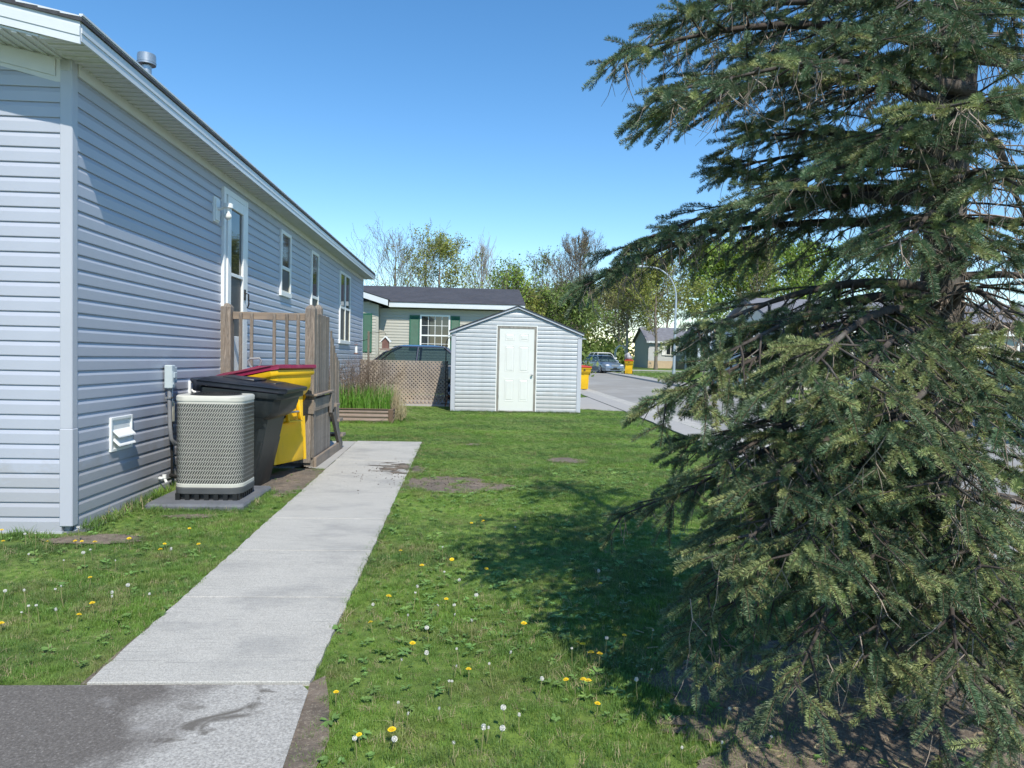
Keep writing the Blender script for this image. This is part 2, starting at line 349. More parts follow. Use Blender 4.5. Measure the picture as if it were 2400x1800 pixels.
# concrete path laid in slabs with recessed joints
path = part('sidewalk', MB().box(-1.63, -.74, 3.05, 11.22, -.1, .010), M_DIRT); path['kind'] = 'structure'
ys = [3.035, 4.09, 5.05, 6.02, 7.11, 8.19, 9.25, 10.24, 11.25]
for i in range(len(ys) - 1):
    xl = lambda y: -1.60 - .0215 * (y - 3.0); xr = lambda y: -.665 - .0125 * (y - 3.0)
    a, b = ys[i] + .005, ys[i + 1] - .005
    top = .022 + random.uniform(-.002, .002); mb = MB()
    lo = [(xl(a), a), (xr(a), a)]; hi = [(xr(b), b), (xl(b), b)]
    # slightly ragged long edges
    n = 14; P = [(xl(a), a)]
    R_ = [(xr(a + (b - a) * k / n) + random.uniform(-.006, .006), a + (b - a) * k / n) for k in range(n + 1)]
    L_ = [(xl(b - (b - a) * k / n) + random.uniform(-.006, .006), b - (b - a) * k / n) for k in range(n + 1)]
    pl = R_ + L_
    ins = lambda p: (p[0] + (.004 if p[0] < -1.1 else -.004), min(max(p[1], a + .003), b - .003))
    mb.loft([[(x, y, -.08) for x, y in pl], [(x, y, top - .003) for x, y in pl], [(ins(p)[0], ins(p)[1], top) for p in pl]])
    part('slab', mb, M_CONC, path)
ap = sheet('driveway', [(-9, -4), (-.60, -4), (-.62, 2.4), (-.66, 2.97), (-.70, 3.025), (-9, 3.06)], .014, M_APRON, .1)
sheet('landing_pad', [(-3.0, 8.6), (-1.74, 8.6), (-1.79, 11.25), (-3.0, 11.25)], .012, M_CONC2, .1)
# street
RX = 4.95
sheet('road', [(RX, -60), (9.9, -60), (9.9, 30), (10.4, 44), (10.9, 60), (11.2, 100), (-60, 112), (-60, 100), (-4, 86), (3.2, 72), (4.6, 55), (RX, 40)], .006, M_ASPH)
pv = part('pavement', MB().box(3.99, 4.48, -30, 60, -.1, .016), M_CONC2); pv['kind'] = 'structure'
me = MB().box(0, .56, .006, 1.494, 0, .022, .004).mesh('paving_slab', M_CONC2); fixn(me)
for k in range(26): obj('slab', me, pv, loc=(3.95 - .10 * max(0, (17 - k * 1.5) / 10 if k * 1.5 < 17 else 0), k * 1.5, .014))
gt = part('gutter', MB().box(4.545, 4.97, -40, 44, -.1, .018, .004), M_CONC); gt['kind'] = 'structure'
dw = part('parking_pad', MB().prism([(-6, 18.95), (3.0, 18.7), (3.95, 18.2), (3.95, 23.9), (3.5, 23.45), (-6, 23.3)], 'z', -.1, .016), M_CONC2); dw['kind'] = 'structure'
kb = MB(); L = [(9.86, -60), (9.86, 32), (10.35, 45), (10.85, 60), (11.15, 100)]
kb.add([(x, y, z) for x, y in L for z in (.0,)] , []) 
kk = MB(); kk.loft([[(x, y, 0), (x + .03, y, .10), (x + .22, y, .105), (x + 1.35, y, .11), (x + 1.36, y, 0)] for x, y in L])
part('kerb', kk, M_CONC2)['kind'] = 'structure'
fd = part('far_driveway', MB().prism([(12.5, 63), (30, 64), (30, 68), (12.4, 67)], 'z', -.1, .13), M_CONC2); fd['kind'] = 'structure'
fp = part('front_path', MB().prism([(11.2, 57.2), (22, 58.2), (22, 59.4), (11.2, 58.4)], 'z', -.1, .13), M_CONC2); fp['kind'] = 'structure'
part('far_lawn', MB().prism([(11.0, -60), (60, -60), (60, 140), (12.4, 140), (12.2, 60), (11.3, 38)], 'z', -.05, .115), M_LAWN)['kind'] = 'structure'
def blob(cx, cy, rx, ry, n=150, j=.16, a=0):
    ph = [random.uniform(0, 6.28) for _ in range(4)]; P = []
    for k in range(n):
        t = 2 * math.pi * k / n; q = 1 + random.uniform(-.05, .05) + j * (math.sin(2 * t + ph[0]) * .5 + math.sin(3 * t + ph[1]) * .5 + .4 * math.sin(7 * t + ph[2]) + .3 * math.sin(13 * t + ph[3]))
        x, y = rx * q * math.cos(t), ry * q * math.sin(t); P.append((cx + x * math.cos(a) - y * math.sin(a), cy + x * math.sin(a) + y * math.cos(a)))
    return P
DIRT = [blob(-.28, 7.75, .52, .52, a=.2), blob(.14, 7.62, .30, .28), blob(-.72, 8.7, .16, .34), blob(1.32, 9.6, .30, .22, a=-.6), blob(.05, 11.1, .16, .14),
        [(-.63, 2.2), (-.52, 2.2), (-.5, 2.6), (-.56, 2.9), (-.62, 3.12), (-.67, 3.05), (-.64, 2.6)],
        blob(2.45, 2.75, 1.75, .80, 220, .14, .1), blob(1.2, 3.0, .42, .26), blob(-2.0, 7.75, .36, .95, 150, .1), blob(-2.75, 5.35, .36, .13), blob(-2.35, 6.1, .2, .08)]
for k, P in enumerate(DIRT): sheet('bare_soil_patch', P, .004 + .001 * k, M_DIRT)

for k, (cx, cy, rx, ry) in enumerate([(-.92, 8.62, .17, .10), (-.86, 8.95, .10, .05), (-.98, 8.80, .22, .035), (-.84, 8.32, .09, .05), (-1.02, 9.05, .10, .02), (-.80, 8.75, .06, .16), (-.98, 8.42, .14, .02)]):
    sheet('soil_spill', blob(cx, cy, rx, ry, 60, .5), .0255 + .0006 * k, M_DIRT)

# ------------------------------------------------------------------ the blue-grey house
EX = .1115
DL = [(0, 0), (.015, .001), (.016, .006), (.016, EX * .66), (.005, EX * .93), (.001, EX + .002)]
CLAP = lambda e: [(0, 0), (.014, .001), (.002, e)]
def course(name, parent, L, z, prof, m, axis='y', loc=(0, 0, 0), out=1, L2=None, inset=0):
    """one board: profile (out, up) swept along axis; ends may be inset at the top (rakes)"""
    mb = MB(); e = prof[-1][1]
    r0_ = [(o * out, inset * u / e, u) for o, u in prof] + [(-.01 * out, inset, e), (-.01 * out, 0, 0)]
    r1_ = [(o * out, L - (L2 if L2 is not None else inset) * u / e, u) for o, u in prof] + [(-.01 * out, L - (L2 if L2 is not None else inset), e), (-.01 * out, L, 0)]
    if axis == 'x': r0_ = [(y, x, z_) for x, y, z_ in r0_]; r1_ = [(y, x, z_) for x, y, z_ in r1_]
    mb.loft([r0_, r1_])
    return part(name, mb, m, parent, loc=(loc[0], loc[1], loc[2] + z))
house = thing('mobile_home', 'long blue-grey vinyl-sided home along the left side of the concrete path', 'house', (-3.04, 5.56, 0), (-.0095, 0, 0))
HL = 14.25; TOP = 3.52; HW = 5.0
def lrake(x): return 3.50 + min(-x, HW + x) * .208       # underside of the rake at x (x from 0 down to -HW)
cr = MB().box(-HW + .02, -.02, .02, HL - .02, 0, TOP - .02)
cr.loft([[(-HW + .02, y, 3.49), (-HW / 2, y, lrake(-HW / 2) - .02), (-.02, y, 3.49)] for y in (.02, HL - .02)])
part('wall', cr, M_SID, house)
mesh0 = None
for k in range(31):
    z = .0 + (.127 - EX) + k * EX
    o = course('siding_board', house, HL - .12, z, DL, M_SID, 'y', (0, .06, 0)) if k == 0 else obj('siding_board', mesh0, house, loc=(0, .06, z))
    if k == 0: mesh0 = o.data
for k in range(40):
    z = .127 - EX + k * EX; zt = z + EX
    ins = max(0, (z - 3.42) / .208)
    L = HW - .12 - 2 * ins
    if L < .3: break
    o = course('siding_board', house, L, z, DL, M_SID, 'x', (-HW + .06 + ins, 0, 0), -1) if k == 0 or ins > 0 else obj('siding_board', mesh1, house, loc=(-HW + .06, 0, z))
    if k == 0: mesh1 = o.data
# corner posts: two faces 0.1 wide, the lower length lapped over
for n_, (y0, ) in (('corner_post', (0,)), ('corner_post', (HL,))):
    sgn = 1 if y0 == 0 else -1
    mb = MB(); 
    mb.box(-.072, .020, min(y0 - sgn * .020, y0 + sgn * .060), max(y0 - sgn * .020, y0 + sgn * .060), .80, 3.49, .006)
    mb.box(-.074, .023, min(y0 - sgn * .023, y0 + sgn * .062), max(y0 - sgn * .023, y0 + sgn * .062), .055 if sgn > 0 else 0, .803, .006); mb.box(-.07, .018, min(y0 - sgn * .018, y0 + sgn * .058), max(y0 - sgn * .018, y0 + sgn * .058), 3.48, 3.60)
    part(n_, mb, M_SIDP, house)
part('bottom_trim', MB().box(.0, .022, .03, HL, -.02, .017).box(-HW, -.05, -.024, 0, -.02, .017), M_SIDP, house)
part('foundation_strip', MB().prism([(-.02, -.02), (.10, .05), (.14, 2.2), (.0, 2.6)], 'z', -.1, .012), M_PAD, house)
part('frieze', MB().box(.0, .026, .062, HL, 3.475, 3.57).prism([(-.10, 3.44), (-HW / 2, lrake(-HW / 2) - .05), (-HW / 2, lrake(-HW / 2) + .05), (-.10, lrake(-.10) + .05)], 'y', -.030, -.019), M_SOFF, house)
# soffit as ribs so that the vent pleats catch light
sf = MB(); sf.box(.0, .27, -.395, HL + .28, 3.567, 3.58)
y = -.39
while y < HL + .28: sf.box(.0, .262, y, y + .035, 3.558, 3.567); sf.box(.0, .262, y + .05, y + .06, 3.562, 3.567); y += .1
part('soffit', sf, M_SOFF, house)
rs = MB()
def rq(x0, x1, y0, y1, dz0, dz1): rs.prism([(x0, lrake(x0) + dz0), (x1, lrake(x1) + dz0), (x1, lrake(x1) + dz1), (x0, lrake(x0) + dz1)], 'y', y0, y1)
rs = MB(); rq(-HW / 2, .0, -.40, 0, .065, .08); x = -.05
while x > -HW / 2: rq(x - .035, x, -.395, -.0, .055, .065); x -= .1
part('rake_soffit', rs, M_SOFF, house)
part('rake_frieze', MB().prism([(.0, 3.40), (.0, 3.60), (-HW / 2, lrake(-HW / 2) + .085), (-HW / 2, lrake(-HW / 2) - .02), (-.10, 3.40)], 'y', -.018, .018), M_SOFF, house)
fa = MB()
for z0, z1, o in ((3.545, 3.60, .0), (3.60, 3.665, .006), (3.665, 3.72, .0), (3.72, 3.735, .010)): fa.box(.272, .288 + o, -.40, HL + .30, z0 + .001, z1)
part('fascia', fa, M_FASC, house)
rf = MB()
for dz0, dz1, o in ((.03, .085, 0), (.085, .15, .006), (.15, .205, 0), (.205, .22, .01)):
    for a, b in ((-HW / 2, .286), (-HW - .27, -HW / 2)):
        la = 3.50 + (min(-a, HW + a)) * .208; lb = 3.50 + (min(-b, HW + b)) * .208
        rf.prism([(a, la + dz0 + .052), (b, lb + dz0 + .052 + (0 if b < .2 else .0)), (b, lb + dz1 + .052), (a, la + dz1 + .052)], 'y', -.415 - o, -.401)
part('rake_board', rf, M_FASC, house)
ro = MB()
for a, b in ((.305, -HW / 2), (-HW / 2, -HW - .30)):
    la = 3.775 - .02 + min(-a, HW + a) * .208; lb = 3.755 + min(-b, HW + b) * .208
    nrow = 19
    for k in range(nrow):
        x0 = a + (b - a) * k / nrow; x1 = a + (b - a) * (k + 1.0) / nrow; z0 = la + (lb - la) * k / nrow; z1 = la + (lb - la) * (k + 1) / nrow
        t = .009 if a > 0 else 0
        t2 = .0 if a > 0 else .009
        ro.prism([(x0, z0 - .02), (x1, z1 - .02), (x1, z1 + t2), (x0, z0 + t)], 'y', -.43, HL + .31)
part('roof', ro, M_SHING, house)
# roof vent pipe
pp = thing('roof_vent_pipe', 'round silver vent pipe with a wide cap on the roof of the long home', 'vent pipe', (-3.72, 8.36, 4.02))
part('pipe', MB().cyl((0, 0, -.05), (0, 0, 1), .052, .62, 20), M_METAL, pp, True)
part('cap', MB().cyl((0, 0, .58), (0, 0, 1), .098, .10, 24).cyl((0, 0, .682), (0, 0, 1), .094, .012, 24).cyl((0, 0, .60), (0, 0, 1), .101, .008, 24), M_METAL, pp, True)
part('flashing', MB().cyl((0, 0, -.05), (0, 0, 1), .16, .09, 16, .06), M_METAL, pp, True)

def dh_window(parent, y0, y1, z0, z1, zr, mull=None):
    """double-hung window on the +X face, a frame standing proud, two panes and a screen"""
    fr = MB(); w = .055; d0, d1 = .0, .045
    fr.box(d0, d1, y0, y0 + w, z0, z1, .004); fr.box(d0, d1, y1 - w, y1, z0, z1, .004); fr.box(d0, d1 - .002, y0 + w, y1 - w, z1 - w, z1, .004); fr.box(d0, d1 + .008, y0 - .015, y1 + .015, z0 - .03, z0 + w - .01, .004)
    fr.box(d0, d1 - .006, y0 + w, y1 - w, zr - .025, zr + .03, .003)
    if mull: fr.box(d0, d1 - .001, mull - .035, mull + .035, z0 + .04, z1 - .05, .004)
    f = part('window_frame', fr, M_WHITE, parent)
    spans = [(y0 + w, y1 - w)] if not mull else [(y0 + w, mull - .035), (mull + .035, y1 - w)]
    for a, b in spans:
        part('pane', MB().box(.018, .024, a, b, zr + .02, z1 - w + .01), M_GLASSD, f)
        part('pane', MB().box(.018, .022, a, b, z0 + .03, zr - .02), M_SCREEN, f, )
        part('sash', MB().box(.018, .034, a, a + .022, z0 + .04, zr - .025).box(.018, .034, b - .022, b, z0 + .04, zr - .025).box(.018, .034, a + .022, b - .022, z0 + .04, z0 + .065), M_TAN, f)
    return f
dh_window(house, 5.75, 6.36, 2.36, 3.36, 2.78)
dh_window(house, 7.87, 8.48, 1.66, 3.36, 2.50)
dh_window(house, 10.74, 12.08, 1.72, 3.34, 2.52, mull=11.41)
# storm door
dr = part('storm_door', MB().box(.0, .05, 3.17, 3.24, 1.10, 3.40, .004).box(.0, .05, 4.00, 4.07, 1.10, 3.40, .004).box(.0, .048, 3.24, 4.00, 3.33, 3.40, .004)
          .box(.0, .062, 3.27, 3.39, 1.12, 3.32, .005).box(.0, .062, 3.85, 3.97, 1.12, 3.32, .005).box(.0, .060, 3.39, 3.85, 3.19, 3.32, .005).box(.0, .060, 3.39, 3.85, 1.12, 1.62, .005).box(.0, .058, 3.39, 3.85, 2.36, 2.40, .003), M_WHITE, house)
part('pane', MB().box(.030, .034, 3.39, 3.85, 2.40, 3.19), M_GLASSD, dr)
part('pane', MB().box(.028, .031, 3.39, 3.85, 1.62, 2.36), M_SCREEN, dr)
part('handle', MB().box(.062, .075, 3.88, 3.93, 2.10, 2.24, .004).tube([(.075, 3.90, 2.19), (.115, 3.90, 2.18), (.12, 3.90, 2.05), (.10, 3.90, 2.0)], .009, 8), M_BLACK, dr)
lp = part('porch_light', MB().box(.0, .035, 2.88, 3.04, 2.93, 3.22, .004).box(.035, .05, 2.90, 3.02, 2.95, 3.20, .004), M_WHITE, house)
part('arm', MB().tube([(.05, 2.96, 3.08), (.10, 2.96, 3.10), (.15, 2.96, 3.13)], .02, 10).cyl((.16, 2.96, 3.10), (0, 0, 1), .058, .045, 20).cyl((.16, 2.96, 3.145), (0, 0, 1), .05, .006, 20).cyl((.16, 2.96, 3.04), (0, 0, 1), .026, .06, 14), M_WHITE, lp, True)
part('bulb', MB().sphere((.16, 2.96, 3.005), .042, 16, 10), M_BULB, lp, True)
ve = part('dryer_vent', MB().box(.0, .032, .545, .57, .55, .84, .003).box(.0, .032, .90, .925, .55, .84, .003).box(.0, .032, .57, .90, .815, .84, .003).box(.0, .032, .57, .90, .55, .575, .003).box(.0, .02, .57, .90, .575, .815), M_WHITE, house)
for z in (.70, .625): part('louvre', MB().prism([(.018, z + .035), (.075, z - .02), (.078, z - .03), (.018, z + .025)], 'y', .585, .885), M_WHITE, ve)
for y in (2.20, 2.68): 
    v = part('wall_outlet_frame', MB().box(.0, .04, y, y + .02, .95, 1.10, .003).box(.0, .04, y + .11, y + .13, .95, 1.10, .003).box(.0, .04, y + .02, y + .11, 1.08, 1.10, .003).box(.0, .012, y + .02, y + .11, .95, 1.08), M_WHITE, house)
    part('spout', MB().tube([(.012, y + .07, 1.0), (.05, y + .07, .985), (.07, y + .07, .95)], .017, 10), M_WHITE, v, True)
mb_ = thing('electrical_disconnect', 'pale grey electrical box with conduit on the siding behind the air conditioner', 'electrical box', (-3.02, 7.18, 1.03))
part('box', MB().box(.01, .085, -.045, .045, .0, .23, .008).box(.01, .07, .045, .12, .05, .21, .006).box(.085, .10, -.02, .05, .10, .16, .006), M_BOXG, mb_)
part('door', MB().box(.085, .091, -.042, .0, .01, .17, .002).cyl((.088, -.02, .045), (1, 0, 0), .014, .008, 14), M_BOXG, mb_)
part('conduit', MB().tube([(.045, .0, .01), (.045, .0, -.15), (.05, .0, -.38), (.06, .0, -.50), (.08, .05, -.56), (.10, .13, -.55), (.12, .30, -.53)], .020, 10), M_CONDUIT, mb_, True)
part('strap', MB().box(.01, .07, -.03, .03, -.10, -.085), M_METAL, mb_)
part('cable_cover', MB().box(.01, .05, .06, .115, -.34, -.13, .006), M_TAN, mb_)
part('cable', MB().tube([(.03, .085, .05), (.03, .085, -.13)], .014, 8), M_WHITE, mb_, True)
part('refrigerant_line', MB().tube([(.03, .09, -.34), (.03, .09, -.86), (.05, .12, -.90), (.10, .3, -.90)], .012, 8).tube([(.03, .045, -.87), (.08, .10, -.90), (.14, .3, -.92)], .02, 8), M_RUBBER, mb_, True)
ht = thing('wall_hydrant', 'small white tap low on the siding beside the grey pad', 'tap', (-3.02, 7.05, .16))
part('tap_body', MB().tube([(0, 0, 0), (.05, 0, 0), (.07, 0, -.04)], .014, 8).cyl((.05, 0, .0), (0, 0, 1), .02, .035, 10), M_WHITE, ht, True)

# ------------------------------------------------------------------ air conditioner on its pad
pd = tag(part('equipment_pad', MB().box(-2.86, -2.0, 6.36, 7.28, -.04, .055, .02), M_PAD), 'flat dark grey equipment pad lying in the grass under the air conditioner', 'pad')
ac = thing('air_conditioner', 'tall cream air conditioner with slanted louvre slots on a grey pad', 'air conditioner', (-2.38, 6.78, .055))
def rr(h, r, n=7):
    P = []; k_ = h - .06
    for cx, cy, a0 in ((h - r, k_ - r, 0), (-h + r, k_ - r, 90), (-h + r, -k_ + r, 180), (h - r, -k_ + r, 270)):
        for k in range(n + 1): a = R(a0 + 90 * k / n); P.append((cx + r * math.cos(a), cy + r * math.sin(a)))
    return P
AH = .302; AZ0, AZ1 = .115, .95
part('feet', MB().box(-.27, .27, -.21, .21, .0, .05), M_BLACK, ac)
fb = MB()
for k in range(7):
    for sx in (-1, 1): fb.box(-.28 + k * .085, -.24 + k * .085, sx * .225 - .015, sx * .225 + .015, 0, .06); fb.box(sx * .27 - .015, sx * .27 + .015, -.22 + k * .06, -.19 + k * .06, 0, .06)
part('base_ribs', fb, M_BLACK, ac, kind='stuff')
part('base_pan', MB().loft([[(x, y, z) for x, y in rr(AH + o, .11)] for z, o in ((.05, -.01), (.06, .004), (.108, .006), (.114, 0))]), M_ACBASE, ac, True)
part('cabinet', MB().loft([[(x, y, z) for x, y in rr(AH + o, .11)] for z, o in ((AZ0, -.002), (AZ0 + .002, .003), (AZ0 + .03, .003), (AZ0 + .034, -.001), (AZ1 - .052, -.001), (AZ1 - .048, .004), (AZ1 - .012, .004), (AZ1, -.006))], caps=True), M_ACSH, ac, True)
part('fan_opening', MB().cyl((0, 0, AZ1 - .002), (0, 0, 1), .225, .008, 40), M_BLACK, ac)
fg = MB()
for k in range(9):
    r = .02 + k * .024; fg.tube([(r * math.cos(a), r * math.sin(a), AZ1 + .012) for a in [2 * math.pi * q / 36 for q in range(37)]], .0022, 4)
part('fan_guard', fg, M_RUBBER, ac, kind='stuff')
per = rr(AH + .0012, .11, 7); per.append(per[0]); seg = []; Ltot = 0
for a, b in zip(per, per[1:]):
    l = math.hypot(b[0] - a[0], b[1] - a[1]); seg.append((Ltot, l, a, b)); Ltot += l
def pat(s):
    s %= Ltot
    for s0, l, a, b in seg:
        if s <= s0 + l and l > 1e-9:
            t = (s - s0) / l; return a[0] + (b[0] - a[0]) * t, a[1] + (b[1] - a[1]) * t, (b[1] - a[1]) / l, -(b[0] - a[0]) / l
    return per[0][0], per[0][1], 1, 0
sl_ = MB(); nrow = 18; ncol = 88; dz = (AZ1 - .06 - AZ0 - .045) / nrow
for i in range(nrow):
    for k in range(ncol):
        s0 = (k + (i % 2) * .5) * Ltot / ncol; zc = AZ0 + .055 + i * dz
        for (du, dv, w_, h_) in ((-.0045, -.0085, .0125, .019), (.0045, .0085, .0125, .019)):
            P = []
            for (u, v) in ((-w_ / 2 - .009, -h_ / 2), (w_ / 2 - .009, -h_ / 2), (w_ / 2 + .009, h_ / 2), (-w_ / 2 + .009, h_ / 2)):
                x, y, nx, ny = pat(s0 + (u + du)); P.append((x + nx * .0006, y + ny * .0006, zc + v + dv))
            sl_.add(P, [(0, 1, 2, 3)])
part('louvre_slots', sl_, M_BLACK, ac, fix=False, kind='stuff')

# ------------------------------------------------------------------ wheeled bins
def cart(name, label, body, lid, loc, yaw_, tilt=0, group=None, detail=True, sc=1.0, emblem=False):
    t = thing(name, label, 'bin', loc, (0, 0, yaw_), group); t.scale = (sc,) * 3
    p = thing_pivot = None
    # section (z, x0, x1, halfwidth)
    secs = [(.03, -.215, .20, .235), (.06, -.225, .215, .245), (.50, -.27, .27, .275), (.72, -.29, .30, .29), (.745, -.295, .345, .30), (.80, -.30, .40, .315), (.95, -.32, .43, .33)]
    def ring(z, x0, x1, w, r=.05): return [(x0 + r, -w, z), (x1 - r, -w, z), (x1, -w + r, z), (x1, w - r, z), (x1 - r, w, z), (x0 + r, w, z), (x0, w - r, z), (x0, -w + r, z)]
    Tm = Matrix.Rotation(tilt, 4, 'Y')
    def put(pn, mb, m, smooth=True, parent=None):
        mb.v = [tuple(Tm @ (Vector(v) + Vector((.25, 0, 0))) - Vector((.25, 0, 0))) for v in mb.v]
        return part(pn, mb, m, parent or t, smooth)
    bd = MB().loft([ring(*s) for s in secs]); 
    bd.loft([ring(.93, -.335, .445, .345), ring(.945, -.345, .455, .352), ring(.985, -.345, .455, .352), ring(.99, -.335, .445, .342)])
    # side folds, skirt ribs and wheel wells
    for s in (-1, 1):
        bd.add([(-.05, s * .262, .62), (.16, s * .284, .56), (.30, s * .292, .70), (.05, s * .30, .73), (.0, s * .286, .66), (.28, s * .315, .74)], [(0, 1, 5, 4), (1, 2, 5), (4, 5, 3)])
        bd.prism([(.09, .03), (.19, .03), (.265, .5), (.20, .5)], 'y', s * .248 - .018, s * .248 + .018)
    put('bin_body', bd, body)
    ld = MB(); S0 = [(-.40, .995, .03), (-.33, 1.06, .20)]
    rings = []
    for (z, g) in ((.992, 0), (1.0, -.012), (1.028, -.014), (1.035, 0)):
        rings.append([(x, y, z + dzz) for x, y, dzz in [(-.36 + g * 0, -.36 - g, .015), (.42, -.36 - g, -.0), (.475 - g, -.31, 0), (.475 - g, .31, 0), (.42, .36 + g, 0), (-.36, .36 + g, .015)]])
    rings += [[(x, y, z) for x, y, z in [(-.31, -.31, 1.075), (.34, -.31, 1.048), (.39, -.27, 1.045), (.39, .27, 1.045), (.34, .31, 1.048), (-.31, .31, 1.075)]],
              [(x, y, z) for x, y, z in [(-.27, -.26, 1.088), (.28, -.26, 1.062), (.32, -.22, 1.060), (.32, .22, 1.060), (.28, .26, 1.062), (-.27, .26, 1.088)]]]
    ld.loft(rings); ld.box(-.20, .12, -.17, .17, 1.07, 1.092, .01)
    ld.box(.22, .31, -.12, .12, 1.056, 1.068, .004)
    lo = put('lid', ld, lid)
    hb = MB().tube([(-.33, -.26, 1.0), (-.43, -.26, 1.03), (-.46, -.22, 1.035), (-.46, .22, 1.035), (-.43, .26, 1.03), (-.33, .26, 1.0)], .019, 10)
    hb.box(-.42, -.32, -.30, -.22, .94, 1.05, .012).box(-.42, -.32, .22, .30, .94, 1.05, .012)
    put('handle', hb, lid)
    for s in (-1, 1):
        wl = MB().cyl((-.22, s * .30 - .03, .13), (0, 1, 0), .13, .06, 24); put('wheel', wl, M_RUBBER)
    put('axle', MB().cyl((-.22, -.30, .13), (0, 1, 0), .014, .60, 10), M_METAL)
    if detail:
        pk = MB().box(.30, .345, -.115, -.095, .46, .68, .004).box(.30, .345, .095, .115, .46, .68, .004).box(.285, .35, -.095, .095, .665, .685, .004).box(.27, .345, -.115, .115, .44, .46, .004)
        put('latch_pocket', pk, body)
        put('latch_bar', MB().cyl((.325, -.10, .55), (0, 1, 0), .012, .20, 12), M_METAL if body is M_YEL else M_CONDUIT)
    if emblem:
        e = MB().add([(.452, -.05, .88), (.452, .05, .88), (.452, 0, .95)], [(0, 1, 2)]).box(.450, .452, -.06, .06, .85, .868); put('printed_emblem', e, M_BLACK, False)
    return t
cart('wheeled_bin', 'charcoal black wheeled bin beside the air conditioner', M_CART, M_LIDK, (-2.40, 7.56, .0), R(-4), R(4), 'wheeled bins beside the home', sc=1.06, detail=False)
cart('wheeled_bin', 'yellow wheeled bin with burgundy lid tipped back against the wooden deck', M_YEL, M_BURG, (-2.20, 8.22, .035), R(-24), R(-12), 'wheeled bins beside the home', sc=1.06)
cart('wheeled_bin', 'yellow bin standing upright on the kerb just past the shed', M_YEL, M_REDLID, (4.50, 29.0, .02), R(-80), 0, 'bins set out for collection', emblem=True, sc=.92, detail=False)
cart('wheeled_bin', 'yellow bin on the far kerb beside the silver car with rubbish bags on top', M_YEL, M_REDLID, (11.55, 51.8, .11), R(-102), 0, 'bins set out for collection', emblem=True, sc=.98, detail=False)
bg_ = MB()
for k in range(7): bg_.sphere((random.uniform(-.2, .2), random.uniform(-.2, .2), .12 + random.uniform(0, .25)), random.uniform(.12, .2), 8, 5)
tag(part('rubbish_bag', bg_, M_BAG, loc=(11.55, 51.8, 1.16), smooth=True), 'crumpled grey rubbish bags heaped on the lid of the far yellow bin', 'bag')
# pile of rope and shovel
tr_ = MB()
for k in range(7):
    r = .065 + random.uniform(-.008, .012); tr_.tube([(r * math.cos(a) * 1.3, r * math.sin(a), .008 + k * .009 + .004 * math.sin(a * 2 + k)) for a in [2 * math.pi * q / 18 for q in range(19)]], .006, 6)
tag(part('rope_coil', tr_, M_TEAL, loc=(-2.86, 8.66, 1.055), smooth=True), 'small coil of teal rope at the foot of the deck post by the wall', 'rope')
# ------------------------------------------------------------------ wooden deck and stair
deck = thing('wooden_deck', 'weathered wooden porch deck with railing, stair and skirt boards below the door', 'deck', (0, 0, 0))
def wbox(n, x0, x1, y0, y1, z0, z1, m=None, b=.004, par=None, rot=None):
    cx, cy, cz = (x0 + x1) / 2, (y0 + y1) / 2, (z0 + z1) / 2
    return part(n, MB().box(x0 - cx, x1 - cx, y0 - cy, y1 - cy, z0 - cz, z1 - cz, b), m or M_WOOD, par or deck, loc=(cx, cy, cz), rot=rot or (0, 0, 0))
def post(x, y, z0, z1, s=.105):
    h = s / 2
    mb = MB().loft([[(-h, -h, z), (h, -h, z), (h, h, z), (-h, h, z)] for z in (0, z1 - z0)] + [[(-h * .7, -h * .7, z1 - z0 + .03), (h * .7, -h * .7, z1 - z0 + .03), (h * .7, h * .7, z1 - z0 + .03), (-h * .7, h * .7, z1 - z0 + .03)], [(-h * .2, -h * .2, z1 - z0 + .05), (h * .2, -h * .2, z1 - z0 + .05), (h * .2, h * .2, z1 - z0 + .05), (-h * .2, h * .2, z1 - z0 + .05)]])
    return part('post', mb, M_WOOD, deck, loc=(x, y, z0))
YD = 8.80
post(-2.965, YD, .0, 1.93, .12); post(-1.965, YD, .0, 1.935, .115); post(-1.995, 9.34, .84, 1.97, .10)
wbox('top_rail', -2.90, -2.03, YD + .00, YD + .04, 1.79, 1.88, M_WOODH)
for x in (-2.80, -2.67, -2.40, -2.25, -2.115): wbox('baluster', x - .018, x + .018, YD - .036, YD - .002, .86, 1.865)
part('deck_floor', MB().box(-2.99, -2.03, 8.86, 9.95, .80, .835), M_WOOD, deck)
for k in range(7): wbox('deck_board', -2.99 + k * .14, -2.99 + k * .14 + .134, 8.70, 9.95, .837, .875, M_WOODH)
wbox('rim_joist', -2.99, -1.90, 8.70, 8.74, .66, .832, M_WOODH); wbox('rim_joist', -1.945, -1.895, 8.742, 9.75, .69, .84, M_WOODH)
wbox('cap_board', -2.01, -1.86, 8.68, 9.78, .877, .90, M_WOODH)
n = 11
for k in range(n):    # skirt boards facing the path
    y0 = 8.72 + k * .098; wbox('skirt_board', -1.935 + random.uniform(-.003, .003), -1.915, y0, y0 + .092, .12, .70)
for k in range(8): wbox('skirt_board', -2.99 + k * .132, -2.99 + k * .132 + .126, 8.715, 8.735, .06, .66)
wbox('sill_plank', -1.90, -1.865, 8.70, 10.42, .0, .13, M_WOODH)
